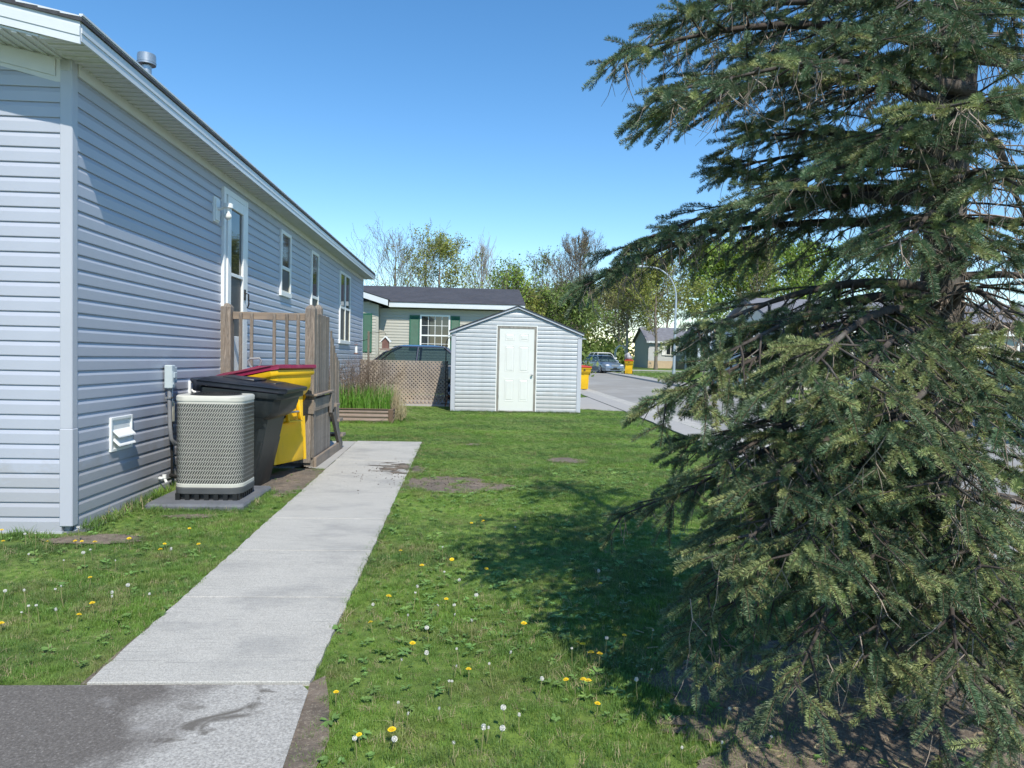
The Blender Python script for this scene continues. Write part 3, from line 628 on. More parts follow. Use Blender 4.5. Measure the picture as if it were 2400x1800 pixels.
# guard boards, stepping down with the stair
tops = [(8.88, 1.87, .9), (8.985, 1.89, .9), (9.09, 1.88, .9), (9.195, 1.88, .9), (9.30, 1.885, .9), (9.405, 1.87, .9), (9.51, 1.88, .9), (9.76, 1.70, .72), (9.87, 1.60, .6), (9.98, 1.50, .40), (10.09, 1.40, .3), (10.20, 1.34, .18), (10.31, 1.29, .08)]
for i, (y0, zt, zb) in enumerate(tops):
    wbox('picket', -1.93 + random.uniform(-.006, .006), -1.908, y0, y0 + .094, zb, zt, rot=(random.uniform(-.02, .02), 0, random.uniform(-.12, .12)))
wbox('guard_rail', -1.985, -1.945, 8.86, 9.7, 1.68, 1.77, M_WOODH); wbox('guard_rail', -1.985, -1.945, 8.86, 9.7, 1.05, 1.13, M_WOODH)
wbox('stringer', -1.90, -1.862, 9.62, 9.78, .60, .86, M_WOOD)
part('stringer', MB().prism([(9.66, .62), (9.80, .66), (10.44, .10), (10.44, 0), (10.30, 0)], 'x', -1.90, -1.862), M_WOOD, deck)
for y0, z in ((9.78, .665), (10.02, .44), (10.26, .20)):
    wbox('tread', -2.95, -1.83, y0, y0 + .26, z, z + .038, M_WOODH)
sv = thing('snow_shovel', 'grey D-shaped shovel handle sticking up behind the burgundy bin lid', 'shovel', (-2.50, 8.62, 0), (R(3), R(-3), .1))
part('grip', MB().tube([(0, 0, 1.16), (-.06, 0, 1.25), (-.075, 0, 1.30), (-.055, 0, 1.325), (.055, 0, 1.325), (.075, 0, 1.30), (.06, 0, 1.25), (0, 0, 1.16)], .013, 8), M_CONDUIT, sv, True)
part('shaft', MB().cyl((0, 0, .3), (0, 0, 1), .014, .87, 10), M_METAL, sv, True)
part('blade', MB().loft([[(-.22, 0, .02), (.22, 0, .02), (.22, .012, .02), (-.22, .012, .02)], [(-.2, -.03, .35), (.2, -.03, .35), (.2, -.018, .35), (-.2, -.018, .35)]]), M_CONDUIT, sv)

# ------------------------------------------------------------------ planter bed
pl_ = thing('raised_planter', 'brown ribbed metal planter box full of tall grass beside the deck', 'planter', (0, 0, 0))
PX0, PX1, PY0, PY1 = -3.0, -1.56, 14.25, 15.35
def rib(L):
    P = [(0, 0)]
    for k in range(3):
        z = .02 + k * .085; P += [(0, z), (.02, z + .02), (.02, z + .045), (0, z + .06)]
    P += [(0, .27), (-.015, .27), (-.015, 0)]; return P
mb = MB().loft([[(x, PY0 - o, z) for o, z in rib(0)] for x in (PX0, PX1 - .07)])
mb.loft([[(PX1 + o, y, z) for o, z in rib(0)] for y in (PY0 + .07, PY1)])
part('ribbed_panel', mb, M_PLANT, pl_)
part('corner', MB().box(PX1 - .085, PX1 + .012, PY0 - .03, PY0 + .08, 0, .28, .006), M_PLANTD, pl_)
part('top_rim', MB().box(PX0, PX1 - .09, PY0 - .03, PY0 + .02, .27, .287, .004).box(PX1 - .02, PX1 + .03, PY0 + .085, PY1, .27, .287, .004), M_PLANTD, pl_)
part('soil', MB().box(PX0, PX1 - .02, PY0 + .02, PY1 - .01, .0, .22), M_DIRT, pl_)
def bladesmesh(name, pts, hs, w, lean, m, nseg=3, curl=.6):
    """arching blades: pts (N,3)"""
    N_ = len(pts); a = rng.uniform(0, 2 * np.pi, N_); ln = np.abs(rng.normal(0, lean, N_)); V = []; 
    dx, dy = np.cos(a), np.sin(a); px, py = -dy, dx
    for k in range(nseg + 1):
        t = k / nseg; out = ln * hs * (t ** 2) ; z = hs * (t - curl * ln * t * t * .5)
        ww = w * (1 - t) ** .7 * .5 if k < nseg else 0
        c = np.stack([pts[:, 0] + dx * out, pts[:, 1] + dy * out, pts[:, 2] + z], 1); o = np.stack([px * ww, py * ww, px * 0], 1)
        if k == nseg: V.append(c)
        else: V += [c - o, c + o]
    V = np.stack(V, 1); nv = V.shape[1]; base = np.arange(N_)[:, None] * nv; F3 = []
    for k in range(nseg - 1): b = 2 * k; F3 += [base + np.array([b, b + 1, b + 3]), base + np.array([b, b + 3, b + 2])]
    b = 2 * (nseg - 1); F3.append(base + np.array([b, b + 1, b + 2]))
    return bigmesh(name, V.reshape(-1, 3), np.concatenate(F3), 3, m)
def rpts(n, x0, x1, y0, y1, z): return np.stack([rng.uniform(x0, x1, n), rng.uniform(y0, y1, n), np.full(n, z)], 1)
n = 1500; p_ = rpts(n, PX0 + .05, PX1 - .08, PY0 + .04, PY1 - .05, .22); obj('tall_grass', bladesmesh('tall_grass', p_, rng.uniform(.25, .62, n), .016, .35, M_LONG, 4), pl_, kind='stuff')
n = 900; p_ = rpts(n, PX0 + .05, PX1 + .05, PY0 + .3, PY1, .22); obj('dry_stems', bladesmesh('dry_stems', p_, rng.uniform(.3, .85, n), .007, .45, M_STRAW, 4), pl_, kind='stuff')
n = 260; p_ = rpts(n, PX1 - .05, PX1 + .18, PY0 + .1, PY1, .0); p_[:, 2] = .05; obj('fallen_straw', bladesmesh('fallen_straw', p_, rng.uniform(.3, .7, n), .009, 1.0, M_STRAW, 4, 1.2), pl_, kind='stuff')
# dead brush behind the planter: branching stems
def brush(name, cx, cy, z0, h, spread, n, m, parent, depth=4, r0=.008):
    mb = MB()
    def go(p, d, l, r, k):
        e = p + d * l; mb.tube([p, e], [r, r * .6], 3, caps=False)
        if k == 0: return
        for _ in range(3 if k > 1 else 4):
            nd = (d + Vector((random.gauss(0, .45), random.gauss(0, .45), random.gauss(.0, .35)))).normalized(); go(e, nd, l * random.uniform(.5, .85), r * .6, k - 1)
    for _ in range(n):
        d = Vector((random.gauss(0, spread), random.gauss(0, spread), 1)).normalized(); go(Vector((cx + random.gauss(0, .1), cy + random.gauss(0, .1), z0)), d, h * random.uniform(.3, .45), r0, depth)
    return part(name, mb, m, parent, fix=False)
tag(brush('dry_shrub', -2.30, 15.0, .1, 1.15, .42, 34, M_BRUSH, None), 'tangled brown dry shrub rising behind the planter grass', 'shrub')
tag(brush('dry_shrub', -2.85, 14.9, .1, 1.0, .35, 12, M_BRUSH, None), 'thin dry stems against the wall of the long home', 'shrub')
# bird feeder pole and birdhouse
bp = thing('feeder_post', 'slim weathered post with a hooked bracket in front of the green shutter', 'post', (-2.38, 16.5, 0))
part('upright', MB().box(-.022, .022, -.022, .022, 0, 1.88, .004), M_WOOD, bp)
part('hook_arm', MB().tube([(-.32, 0, 1.62), (0, 0, 1.70), (0, 0, 1.84), (.2, 0, 1.86), (.38, 0, 1.85), (.385, 0, 1.82)], .006, 6), M_RUBBER, bp)
fdr = thing('hanging_feeder', 'small hanging feeder on the left of the slim post', 'bird feeder', (-2.66, 16.5, 1.33))
part('tube', MB().cyl((0, 0, .05), (0, 0, 1), .03, .18, 12), M_WHITE, fdr); part('seed_tray', MB().cyl((0, 0, .02), (0, 0, 1), .05, .03, 14).cyl((0, 0, .23), (0, 0, 1), .055, .02, 14, .01), M_REDW, fdr)
bh = thing('birdhouse', 'small brown birdhouse with a white pitched roof and tray', 'birdhouse', (-1.99, 16.5, 1.48))
part('house_box', MB().prism([(-.075, .02), (.075, .02), (.075, .19), (0, .27), (-.075, .19)], 'y', -.07, .07), M_REDW, bh)
part('roof', MB().prism([(-.13, .17), (-.11, .155), (0, .275), (.11, .155), (.13, .17), (0, .305)], 'y', -.10, .10), M_WHITE, bh)
part('tray', MB().prism([(-.16, .02), (-.09, -.03), (.09, -.03), (.16, .02)], 'y', -.10, .10), M_PLANT, bh)
part('hanger', MB().tube([(0, 0, .3), (0, 0, .36)], .004, 6), M_RUBBER, bh)
sh = thing('shepherd_hook', 'tall black shepherd hook standing at the end of the lattice screen', 'hook', (-.69, 18.9, 0))
part('rod', MB().tube([(0, 0, 0), (0, 0, 1.55), (.0, 0, 1.68), (.03, 0, 1.78), (.08, 0, 1.83), (.12, 0, 1.80), (.12, 0, 1.74)], .012, 8), M_BLACK, sh, True)
part('foot_prong', MB().box(-.12, .12, -.008, .008, .06, .08), M_BLACK, sh)
# ------------------------------------------------------------------ lattice screen
lt = thing('lattice_fence', 'weathered diagonal lattice screen between the long home and the shed', 'fence', (0, 19.4, 0))
def lat(sgn, y):
    mb = MB(); X0, X1, Z0, Z1 = -3.0, -.66, .02, 1.19; c = X0 - 1.3
    while c < X1 + 1.3:
        # line x = c + s*z ; clip
        pts = []
        za, zb = Z0, Z1; xa, xb = c + sgn * za, c + sgn * zb
        def clip(z): return c + sgn * z
        z_lo, z_hi = Z0, Z1
        if sgn > 0: z_lo = max(z_lo, X0 - c); z_hi = min(z_hi, X1 - c)
        else: z_lo = max(z_lo, c - X1); z_hi = min(z_hi, c - X0)
        if z_hi - z_lo > .04:
            a = clip(z_lo); b = clip(z_hi); w = .030
            mb.prism([(a - w, z_lo), (a + w, z_lo), (b + w, z_hi), (b - w, z_hi)], 'y', y, y + .007)
        c += .105
    return mb
part('lattice_strips', lat(-1, -.008), M_LATT, lt, kind='stuff'); part('lattice_strips', lat(1, .0), M_LATT, lt, kind='stuff')
for x in (-2.98, -1.85, -.68): part('post', MB().box(x - .03, x + .03, .012, .07, 0, 1.2), M_WOOD, lt)
part('back_rail', MB().box(-2.95, -.71, .012, .04, .35, .42), M_WOODH, lt)
# ------------------------------------------------------------------ shed
shed = thing('garden_shed', 'small pale grey sided gable shed with a white six-panel door', 'shed', (1.09, 17.3, 0), (0, 0, R(1.2)))
SW, SD, SE, SP = 1.575, 2.5, 1.95, 2.56
def srk(x): return SE + (SP - SE) * (1 - abs(x) / SW)
part('wall', MB().prism([(-SW + .01, .02), (SW - .01, .02), (SW - .01, SE - .01), (0, SP - .02), (-SW + .01, SE - .01)], 'y', .01, SD), M_SHEDS, shed)
e = .1
for k in range(26):
    z = .03 + k * e; zt = z + e
    if zt > SP - .03: break
    xe = SW - .09 if zt < SE - .06 else min(SW - .09, SW * (SP - .04 - zt) / (SP - SE))
    spans = [(-xe, -.505), (.495, xe)] if z < 2.06 else [(-xe, xe)]
    for a, b in spans:
        if b - a > .08:
            ins = 0 if zt < SE - .06 else e * SW / (SP - SE) * .9
            xb = xe if ins == 0 else xe + ins
            l = -xb if a == -xe else a; r = xb if b == xe else b
            course('siding_board', shed, r - l, z, [(0, 0), (.022, .001), (.022, .045), (.012, .058), (.018, .064), (.002, e)], M_SHEDS, 'x', (l, 0, 0), -1, inset=ins if a == -xe else 0, L2=ins if b == xe else 0)
for k in range(19): course('siding_board', shed, SD - .1, .03 + k * e, CLAP(e), M_SHEDS, 'y', (SW - .01, .06, 0), 1); course('siding_board', shed, SD - .1, .03 + k * e, CLAP(e), M_SHEDS, 'y', (-SW + .01, .06, 0), -1)
for s in (-1, 1): part('corner_trim', MB().box(min(s * (SW + .02), s * (SW - .085)), max(s * (SW + .02), s * (SW - .085)), -.022, .06, .02, SE + .0, .004), M_SIDP, shed)
part('base_rail', MB().box(-SW + .08, -.52, -.006, .02, -.02, .03).box(.51, SW - .08, -.006, .02, -.02, .03), M_WHITE, shed)
rt_ = MB()
for s in (-1, 1): rt_.prism([(s * (SW + .06), SE - .045), (s * (SW + .06), SE + .0), (0, SP + .03), (0, SP - .015)], 'y', -.07, -.025)
part('rake_trim', rt_, M_SIDP, shed)
rt_ = MB()
for s in (-1, 1): rt_.prism([(s * (SW + .08), SE + .002), (s * (SW + .08), SE + .022), (0, SP + .055), (0, SP + .032)], 'y', -.09, SD + .05)
part('roof', rt_, M_SHING, shed)
part('white_casing', MB().box(-.505, -.485, -.02, .02, .03, 2.13).box(.475, .495, -.02, .02, .03, 2.13).box(-.485, .475, -.02, .02, 2.11, 2.13), M_WHITE, shed)
part('door_frame', MB().box(-.483, -.43, -.014, .03, .02, 2.108).box(.425, .473, -.014, .03, .02, 2.108).box(-.43, .425, -.014, .03, 2.055, 2.108), M_WOODG, shed)
dd = part('door', MB().box(-.428, .423, -.004, .04, .045, 2.05, .003), M_CREAMD, shed)
for sx in (-1, 1):
    for z0, z1 in ((1.76, 1.93), (1.0, 1.63), (.28, .82)):
        cx = sx * .175 - .0; mb = MB()
        mb.loft([[(cx - w, -.005 - d, z0 + q), (cx + w, -.005 - d, z0 + q), (cx + w, -.005 - d, z1 - q), (cx - w, -.005 - d, z1 - q)] for w, d, q in ((.112, .0, 0), (.106, .006, .006), (.098, .0005, .014), (.084, .0005, .028), (.070, .007, .042))])
        part('door_panel', mb, M_CREAMD, dd)
part('knob', MB().cyl((.375, -.005, .93), (0, -1, 0), .012, .03, 10).sphere((.375, -.05, .93), .028, 12, 8), M_METAL, dd, True)
for zh in (.35, 1.05, 1.80): part('hinge', MB().cyl((-.432, -.018, zh), (0, 0, 1), .009, .09, 8), M_METAL, dd)
part('threshold', MB().box(-.43, .425, -.03, .03, .02, .042), M_WOODG, shed)
tag(brush('rusty_brush', -.55, 18.3, 0, .45, .5, 4, mat('rusty_stem', (.25, .08, .03), .8), None, 2, .012), 'rusty orange twigs at the foot of the shed wall', 'shrub')
# ------------------------------------------------------------------ neighbour's beige house
nb = thing('beige_house', 'beige clapboard house with green shutters and dark roof behind the shed', 'house', (0, 0, 0))
NY = 28.0; NX0, NX1 = -16.0, 1.75; NE = 3.10
part('wall', MB().box(NX0, NX1, NY + .02, NY + 7, 0, NE), M_NBR, nb)
e = .1125; first = None; CLAPN = [(0, 0), (.018, .001), (.018, .018), (.002, e)]
for k in range(27):
    if first is None: o = course('siding_board', nb, NX1 - (-3.62), .05, CLAPN, M_NBR, 'x', (-3.62, NY, 0), -1); first = o.data
    else: obj('siding_board', first, nb, loc=(-3.62, NY, .05 + k * e))
# projecting left wing with gable
WY = NY - .35; WX1 = -3.64
def wr(x): return 3.16 + (WX1 + .45 - x) * .30
part('wing_wall', MB().prism([(-9.5, .0), (WX1, .0), (WX1, 3.2), (-6.6, 4.05), (-9.5, 3.2)], 'y', WY + .02, NY + 1), M_NBR, nb)
for k in range(33):
    z = .05 + k * e
    L = (WX1 - .05) - (-9.4) if z < 3.1 else None
    if L: course('siding_board', nb, L, z, CLAPN, M_NBR, 'x', (-9.4, WY, 0), -1)
    else:
        r = (WX1 + .45) - (z + e - 3.16) / .30 - .25
        if r > -6.4: course('siding_board', nb, r + 6.6, z, CLAPN, M_NBR, 'x', (-6.6, WY, 0), -1)
part('corner_trim', MB().box(WX1 - .08, WX1 + .02, WY - .02, WY + .1, 0, 3.2), M_NBR, nb)
wf = MB().prism([(-3.22, 3.15), (-3.22, 3.37), (-6.6, 4.38), (-6.6, 4.16)], 'y', WY - .42, WY - .38); wf.prism([(-3.22, 3.15), (-3.24, 3.17), (-6.6, 4.18), (-6.6, 4.16)], 'y', WY - .38, WY)
part('rake_board', wf, M_FASC, nb)
part('fascia', MB().box(-3.22, NX1 + .27, NY - .40, NY - .36, 3.13, 3.33).box(-3.22, NX1 + .27, NY - .36, NY + .02, 3.13, 3.16), M_FASC, nb)
rg = MB(); NR = 4.12; k_ = 12
yA, yB, zA, zB = NY - .42, NY + 3.6, 3.34, 4.28
for k in range(k_):
    a, b = k / k_, (k + 1) / k_
    rg.loft([[(x, yA + (yB - yA) * a, zA + (zB - zA) * a + .012), (x, yA + (yB - yA) * b, zA + (zB - zA) * b), (x, yA + (yB - yA) * b, zA + (zB - zA) * b - .04), (x, yA + (yB - yA) * a, zA + (zB - zA) * a - .03)] for x in (NX0, NX1 + .28)])
rg.loft([[(x, yB, zB), (x, NY + 7.4, 3.3), (x, NY + 7.4, 3.2), (x, yB, zB - .05)] for x in (NX0, NX1 + .28)])
rg.prism([(-3.20, 3.385), (-3.20, 3.40), (-6.6, 4.42), (-10, 3.4), (-10, 3.38), (-6.6, 4.39)], 'y', WY - .44, NY + 2)
part('roof', rg, M_SHNB, nb)
def shutter(x0, x1, z0, z1, y):
    s = part('shutter', MB().box(x0, x0 + .04, y - .045, y - .015, z0, z1).box(x1 - .04, x1, y - .045, y - .015, z0, z1).box(x0 + .04, x1 - .04, y - .044, y - .015, z1 - .05, z1).box(x0 + .04, x1 - .04, y - .044, y - .015, z0, z0 + .05).box(x0 + .04, x1 - .04, y - .026, y - .015, z0 + .05, z1 - .05), M_SHUT, nb)
    mb = MB(); z = z0 + .05
    while z < z1 - .06: mb.prism([(y - .04, z), (y - .026, z + .028), (y - .026, z + .02)], 'x', x0 + .04, x1 - .04); z += .032
    part('slats', mb, M_SHUT, s, kind='stuff')
shutter(-2.46, -2.07, 1.50, 2.85, NY - .01); shutter(-.86, -.50, 1.50, 2.85, NY - .01); shutter(-4.22, -3.86, 1.38, 2.86, WY - .01)
w = part('window_frame', MB().box(-2.05, -1.99, NY - .06, NY, 1.58, 2.88).box(-.94, -.88, NY - .06, NY, 1.58, 2.88).box(-1.99, -.94, NY - .058, NY, 2.82, 2.88).box(-1.99, -.94, NY - .07, NY, 1.56, 1.63).box(-1.99, -.94, NY - .055, NY, 2.05, 2.10), M_WHITE, nb)
part('pane', MB().box(-1.99, -.94, NY - .025, NY - .02, 2.10, 2.82), M_GLASSD, w); part('pane', MB().box(-1.99, -.94, NY - .025, NY - .02, 1.63, 2.05), M_GLASSD, w)
mu = MB()
for x in (-1.73, -1.465, -1.2): mu.box(x - .009, x + .009, NY - .04, NY - .026, 1.63, 2.05); mu.box(x - .009, x + .009, NY - .04, NY - .026, 2.10, 2.82)
mu.box(-1.99, -.94, NY - .041, NY - .026, 2.45, 2.468).box(-1.99, -.94, NY - .041, NY - .026, 1.74, 1.757); part('muntins', mu, M_WHITE, w)
w = part('window_frame', MB().box(-4.32, -4.25, WY - .06, WY, 1.4, 2.86).box(-4.85, -4.78, WY - .06, WY, 1.4, 2.86).box(-4.78, -4.32, WY - .058, WY, 2.79, 2.86).box(-4.78, -4.32, WY - .07, WY, 1.38, 1.45), M_WHITE, nb)
part('pane', MB().box(-4.78, -4.32, WY - .025, WY - .02, 1.45, 2.79), M_GLASSD, w)

# ------------------------------------------------------------------ cars
def car(name, label, paint, loc, rot, L=4.7, Wd=1.82, H=1.45, suv=False, group=None):
    """front points to -Y in its own frame; sedan or high-roofed"""
    t = thing(name, label, 'car', loc, (0, 0, rot), group)
    h = H; wb = L * .29; f = -L / 2; r = L / 2
    belt = .92 * h / 1.45 if not suv else .66 * h
    hood = belt - (.06 if not suv else .04)
    # lower body: stations along y : (y, zbottom, ztop, halfwidth)
    st = [(f, .34, .50, .60), (f + .04, .22, hood - .22, .80), (f + .25, .20, hood - .12, .87), (f + .9, .20, hood - .01, .905), (f + 1.25, .20, belt, .91), (0, .19, belt + .01, .91), (r - 1.0, .20, belt + .03, .905), (r - .25, .22, belt - .0 + (.05 if suv else .0), .86), (r - .04, .28, belt - .08, .78), (r, .38, .6, .6)]
    k = Wd / 1.82
    def ring(y, z0, z1, w):
        w *= k; zm = z0 + (z1 - z0) * .55
        return [(-w * .93, y, z0), (-w, y, z0 + .12), (-w, y, zm), (-w * .97, y, z1 - .07), (-w * .88, y, z1 - .01), (0, y, z1 + .02), (w * .88, y, z1 - .01), (w * .97, y, z1 - .07), (w, y, zm), (w, y, z0 + .12), (w * .93, y, z0)]
    part('car_body', MB().loft([ring(*s) for s in st]), paint, t, True)
    ws0, ws1 = (f + 1.15, f + 1.95) if not suv else (f + 1.0, f + 1.75); rb, rt0 = (r - .55, r - 1.25) if not suv else (r - .12, r - .62)
    def gr(z, y0, y1, w, c=.0): return [(-w, y0 + .12, z), (-w * .55, y0 + c, z), (w * .55, y0 + c, z), (w, y0 + .12, z), (w, y1 - .1, z), (w * .6, y1, z), (-w * .6, y1, z), (-w, y1 - .1, z)]
    wB, wT = .80 * k, .60 * k
    zm = belt + (h - belt) * .62
    part('cabin_glass', MB().loft([gr(belt - .02, ws0, rb, wB), gr(zm, ws0 + (ws1 - ws0) * .60, rb + (rt0 - rb) * .55, wB + (wT - wB) * .5), gr(h - .06, ws1 + .05, rt0 - .05, wT)]), M_CARG, t, True)
    part('belt_trim', MB().box(-wB - .035, -wB - .015, ws0 + .3, rb - .2, belt - .01, belt + .02).box(wB + .015, wB + .035, ws0 + .3, rb - .2, belt - .01, belt + .02), M_METAL, t)
    part('roof', MB().loft([gr(h - .075, ws1 - .06, rt0 + .07, wT + .025), gr(h - .035, ws1 + .0, rt0 + .0, wT), gr(h, ws1 + .25, rt0 - .25, wT * .8)]), paint, t, True)
    pm = MB()
    for s in (-1, 1):
        def bar(ya, za, wa, yb, zb, wb_, r_=.028): pm.tube([(s * wa, ya, za), (s * wb_, yb, zb)], r_, 6)
        bar(ws0 + .10, belt - .02, wB, ws0 + (ws1 - ws0) * .62 + .08, zm, wB + (wT - wB) * .5); bar(ws0 + (ws1 - ws0) * .62 + .08, zm, wB + (wT - wB) * .5, ws1 + .12, h - .06, wT + .01); bar(rb - .08, belt, wB, rt0 - .05, h - .06, wT + .01, .045)
        bar((ws1 + rt0) / 2 - .1, belt, wB + .01, (ws1 + rt0) / 2 - .05, h - .06, wT + .01, .035)
    part('pillars', pm, paint, t, True)
    for s in (-1, 1):
        part('wing_mirror', MB().sphere((s * (wB + .17), ws0 + .35, belt + .06), .09, 10, 6, (1.1, .6, .8)), paint, t, True)
        for y in (f + .92, r - .98):
            wl = part('wheel', MB().cyl((s * (.90 * k) - (.22 if s > 0 else 0), y, .335), (1, 0, 0), .335, .22, 28), M_RUBBER, t)
            rm = MB().cyl((s * (.90 * k) + (0 if s > 0 else -.012), y, .335), (1, 0, 0), .10, .012, 16)
            for q in range(5):
                a = q * 2 * math.pi / 5; rm.box(0, 0, 0, 0, 0, 0) if False else rm.tube([(s * (.90 * k) + s * .004, y, .335), (s * (.90 * k) + s * .004, y + .2 * math.cos(a), .335 + .2 * math.sin(a))], .028, 5)
            rm.tube([(s * (.90 * k) + s * .003, y + .21 * math.cos(a), .335 + .21 * math.sin(a)) for a in [2 * math.pi * q / 20 for q in range(21)]], .016, 5)
            part('rim', rm, M_RIM, wl)
        part('headlight', MB().sphere((s * .62 * k, f + .10, hood - .22), .16, 12, 6, (1.15, .7, .5)), M_LAMP, t, True)
        part('tail_light', MB().box(s * .66 * k - .12, s * .66 * k + .12, r - .10, r + .0, belt - .28, belt - .12, .02), M_RED, t)
    part('grille', MB().box(-.32, .32, f - .012, f + .05, hood - .32, hood - .18, .02), M_METAL, t)
    part('lower_intake', MB().box(-.42, .42, f - .015, f + .05, .30, .38, .01), M_BLACK, t)
    part('number_plate', MB().box(-.16, .16, f - .03, f - .015, .40, .50), M_BLACK, t)
    return t
car('parked_car', 'silver blue sedan parked at the far end of the street facing the camera', M_SILV, (10.75, 58.5, .0), R(16), 4.9, 1.85, 1.47, group='cars parked along the street')
car('parked_car', 'white sport utility car parked just behind the silver sedan', M_WHTP, (12.2, 66.0, .0), R(8), 4.7, 1.85, 1.72, True, group='cars parked along the street')
car('parked_car', 'black car at the kerb half hidden behind the shed and yellow bin', M_BLKP, (4.05, 33.0, .0), R(-4), 4.6, 1.82, 1.55, True, group='cars parked along the street')
car('parked_car', 'dark blue car parked side-on behind the lattice screen', M_NAVY, (-1.9, 21.9, .016), R(-90), 4.75, 1.85, 1.62, False)
car('parked_car', 'pale blue car parked across the street behind the spruce', M_LBLU, (15.2, 24.2, .12), R(60), 4.5, 1.8, 1.55, True, group='cars parked across the street')
car('parked_car', 'bright blue car glimpsed through spruce branches near the cream house', M_LBLU, (10.8, 13.2, .02), R(0), 4.6, 1.82, 1.5, group='cars parked across the street')
# ------------------------------------------------------------------ street furniture and far houses
lpst = thing('street_lamp', 'tall pale grey street lamp with a long curved arm', 'street lamp', (14.7, 51, .1))
arc = [(0, 0, 0), (0, 0, 5.6)] + [(-2.0 + 2.0 * math.cos(a), 0, 5.6 + 2.2 * math.sin(a)) for a in [R(q) for q in range(10, 81, 10)]] + [(-2.3, 0, 7.82)]
part('pole', MB().tube(arc, [.11, .075] + [.055] * (len(arc) - 2), 12), M_POLE, lpst, True)
part('lamp_head', MB().sphere((-2.75, 0, 7.80), .3, 14, 8, (1.5, .6, .38)), M_POLE, lpst, True)
part('base_plate', MB().cyl((0, 0, 0), (0, 0, 1), .16, .35, 12, .13), M_POLE, lpst)
yp = tag(part('marker_post', MB().cyl((6.3, 76, 0), (0, 0, 1), .09, 2.5, 12).cyl((6.3, 76, 2.5), (0, 0, 1), .09, .05, 12, .04), M_YPOST), 'yellow marker post standing left of the white car', 'post')
arb = thing('garden_arbour', 'white arched garden arbour behind the white car', 'arbour', (16.3, 77, 0)); arb.scale = (.62, 1, .9)
for yy in (0, .7): part('arch', MB().tube([(-.95, yy, 0), (-.95, yy, 2.0), (-.8, yy, 2.45), (-.4, yy, 2.75), (0, yy, 2.85), (.4, yy, 2.75), (.8, yy, 2.45), (.95, yy, 2.0), (.95, yy, 0)], .06, 8), M_WHITE, arb)
tag(part('picnic_table', MB().box(13.3, 15.1, 73, 73.8, .72, .78).box(13.4, 13.5, 73.1, 73.7, 0, .72).box(14.9, 15.0, 73.1, 73.7, 0, .72).box(13.3, 15.1, 72.5, 72.75, .42, .47), M_TBARK), 'dark picnic table in front of the white arbour', 'table')
def far_house(name, label, x0, x1, y0, y1, ze, zp, wallm, roofm, trimm, gable='x', found=None, over=.35, ex=.16):
    t = thing(name, label, 'house', (0, 0, 0))
    part('wall', MB().box(x0, x1, y0, y1, 0, ze), wallm, t)
    if found: part('foundation', MB().box(x0 - .02, x1 + .02, y0 - .02, y0, 0, found), M_HTAN, t)
    kz = 0; me1 = None; z = (found or 0) + .02
    while z + ex < ze:
        o = course('siding_board', t, x1 - x0, z, CLAP(ex), wallm, 'x', (x0, y0, 0), -1) if me1 is None else obj('siding_board', me1, t, loc=(x0, y0, z)); me1 = o.data; z += ex
    if gable == 'x':     # gable faces -Y
        xm = (x0 + x1) / 2
        part('gable', MB().prism([(x0, ze), (x1, ze), (xm, zp)], 'y', y0, y0 + .2), wallm, t)
        part('roof', MB().loft([[(x0 - over, y, ze - .15), (xm, y, zp + .12), (x1 + over, y, ze - .15), (x1 + over, y, ze - .27), (xm, y, zp), (x0 - over, y, ze - .27)] for y in (y0 - over, y1)]), roofm, t)
        part('rake_board', MB().loft([[(x0 - over, y, ze - .17), (xm, y, zp + .10), (x1 + over, y, ze - .17), (x1 + over, y, ze - .42), (xm, y, zp - .15), (x0 - over, y, ze - .42)] for y in (y0 - over - .04, y0 - over)]), trimm, t)
    else:
        ym = (y0 + y1) / 2
        part('gable', MB().prism([(y0, ze), (y1, ze), (ym, zp - .1)], 'x', x0, x1), wallm, t)
        part('roof', MB().loft([[(x, y0 - over, ze - .08), (x, ym, zp), (x, y1 + over, ze - .08), (x, y1 + over, ze - .2), (x, ym, zp - .12), (x, y0 - over, ze - .2)] for x in (x0 - over, x1 + over)]), roofm, t)
        part('fascia', MB().box(x0 - over, x1 + over, y0 - over - .05, y0 - over, ze - .28, ze - .06), trimm, t)
    return t
def fwin(t, x0, x1, z0, z1, y, mull=1):
    mb = MB().box(x0 - .1, x0, y - .07, y, z0 - .1, z1 + .1).box(x1, x1 + .1, y - .07, y, z0 - .1, z1 + .1).box(x0, x1, y - .068, y, z1, z1 + .1).box(x0, x1, y - .068, y, z0 - .1, z0)
    for k in range(mull): xm = x0 + (x1 - x0) * (k + 1) / (mull + 1); mb.box(xm - .04, xm + .04, y - .066, y - .02, z0, z1)
    f = part('window_frame', mb, M_WHITE, t); part('pane', MB().box(x0, x1, y - .03, y - .02, z0, z1), M_GLASSD, f)
g1 = far_house('grey_bungalow', 'light grey bungalow with tan foundation behind the two street trees', 20.05, 24.9, 80, 87, 3.25, 4.9, M_HGREY, M_HROOF, M_FASC, 'y', .95, over=.3)
fwin(g1, 22.1, 23.1, 1.7, 3.0, 79.93, 1); part('bay_panel', MB().box(21.6, 21.98, 79.90, 79.96, 1.6, 3.1).box(23.22, 24.2, 79.90, 79.96, 1.6, 3.1), M_WHITE, g1); part('wall_vent', MB().box(23.6, 24.4, 79.93, 79.98, 1.02, 1.25), M_WHITE, g1)

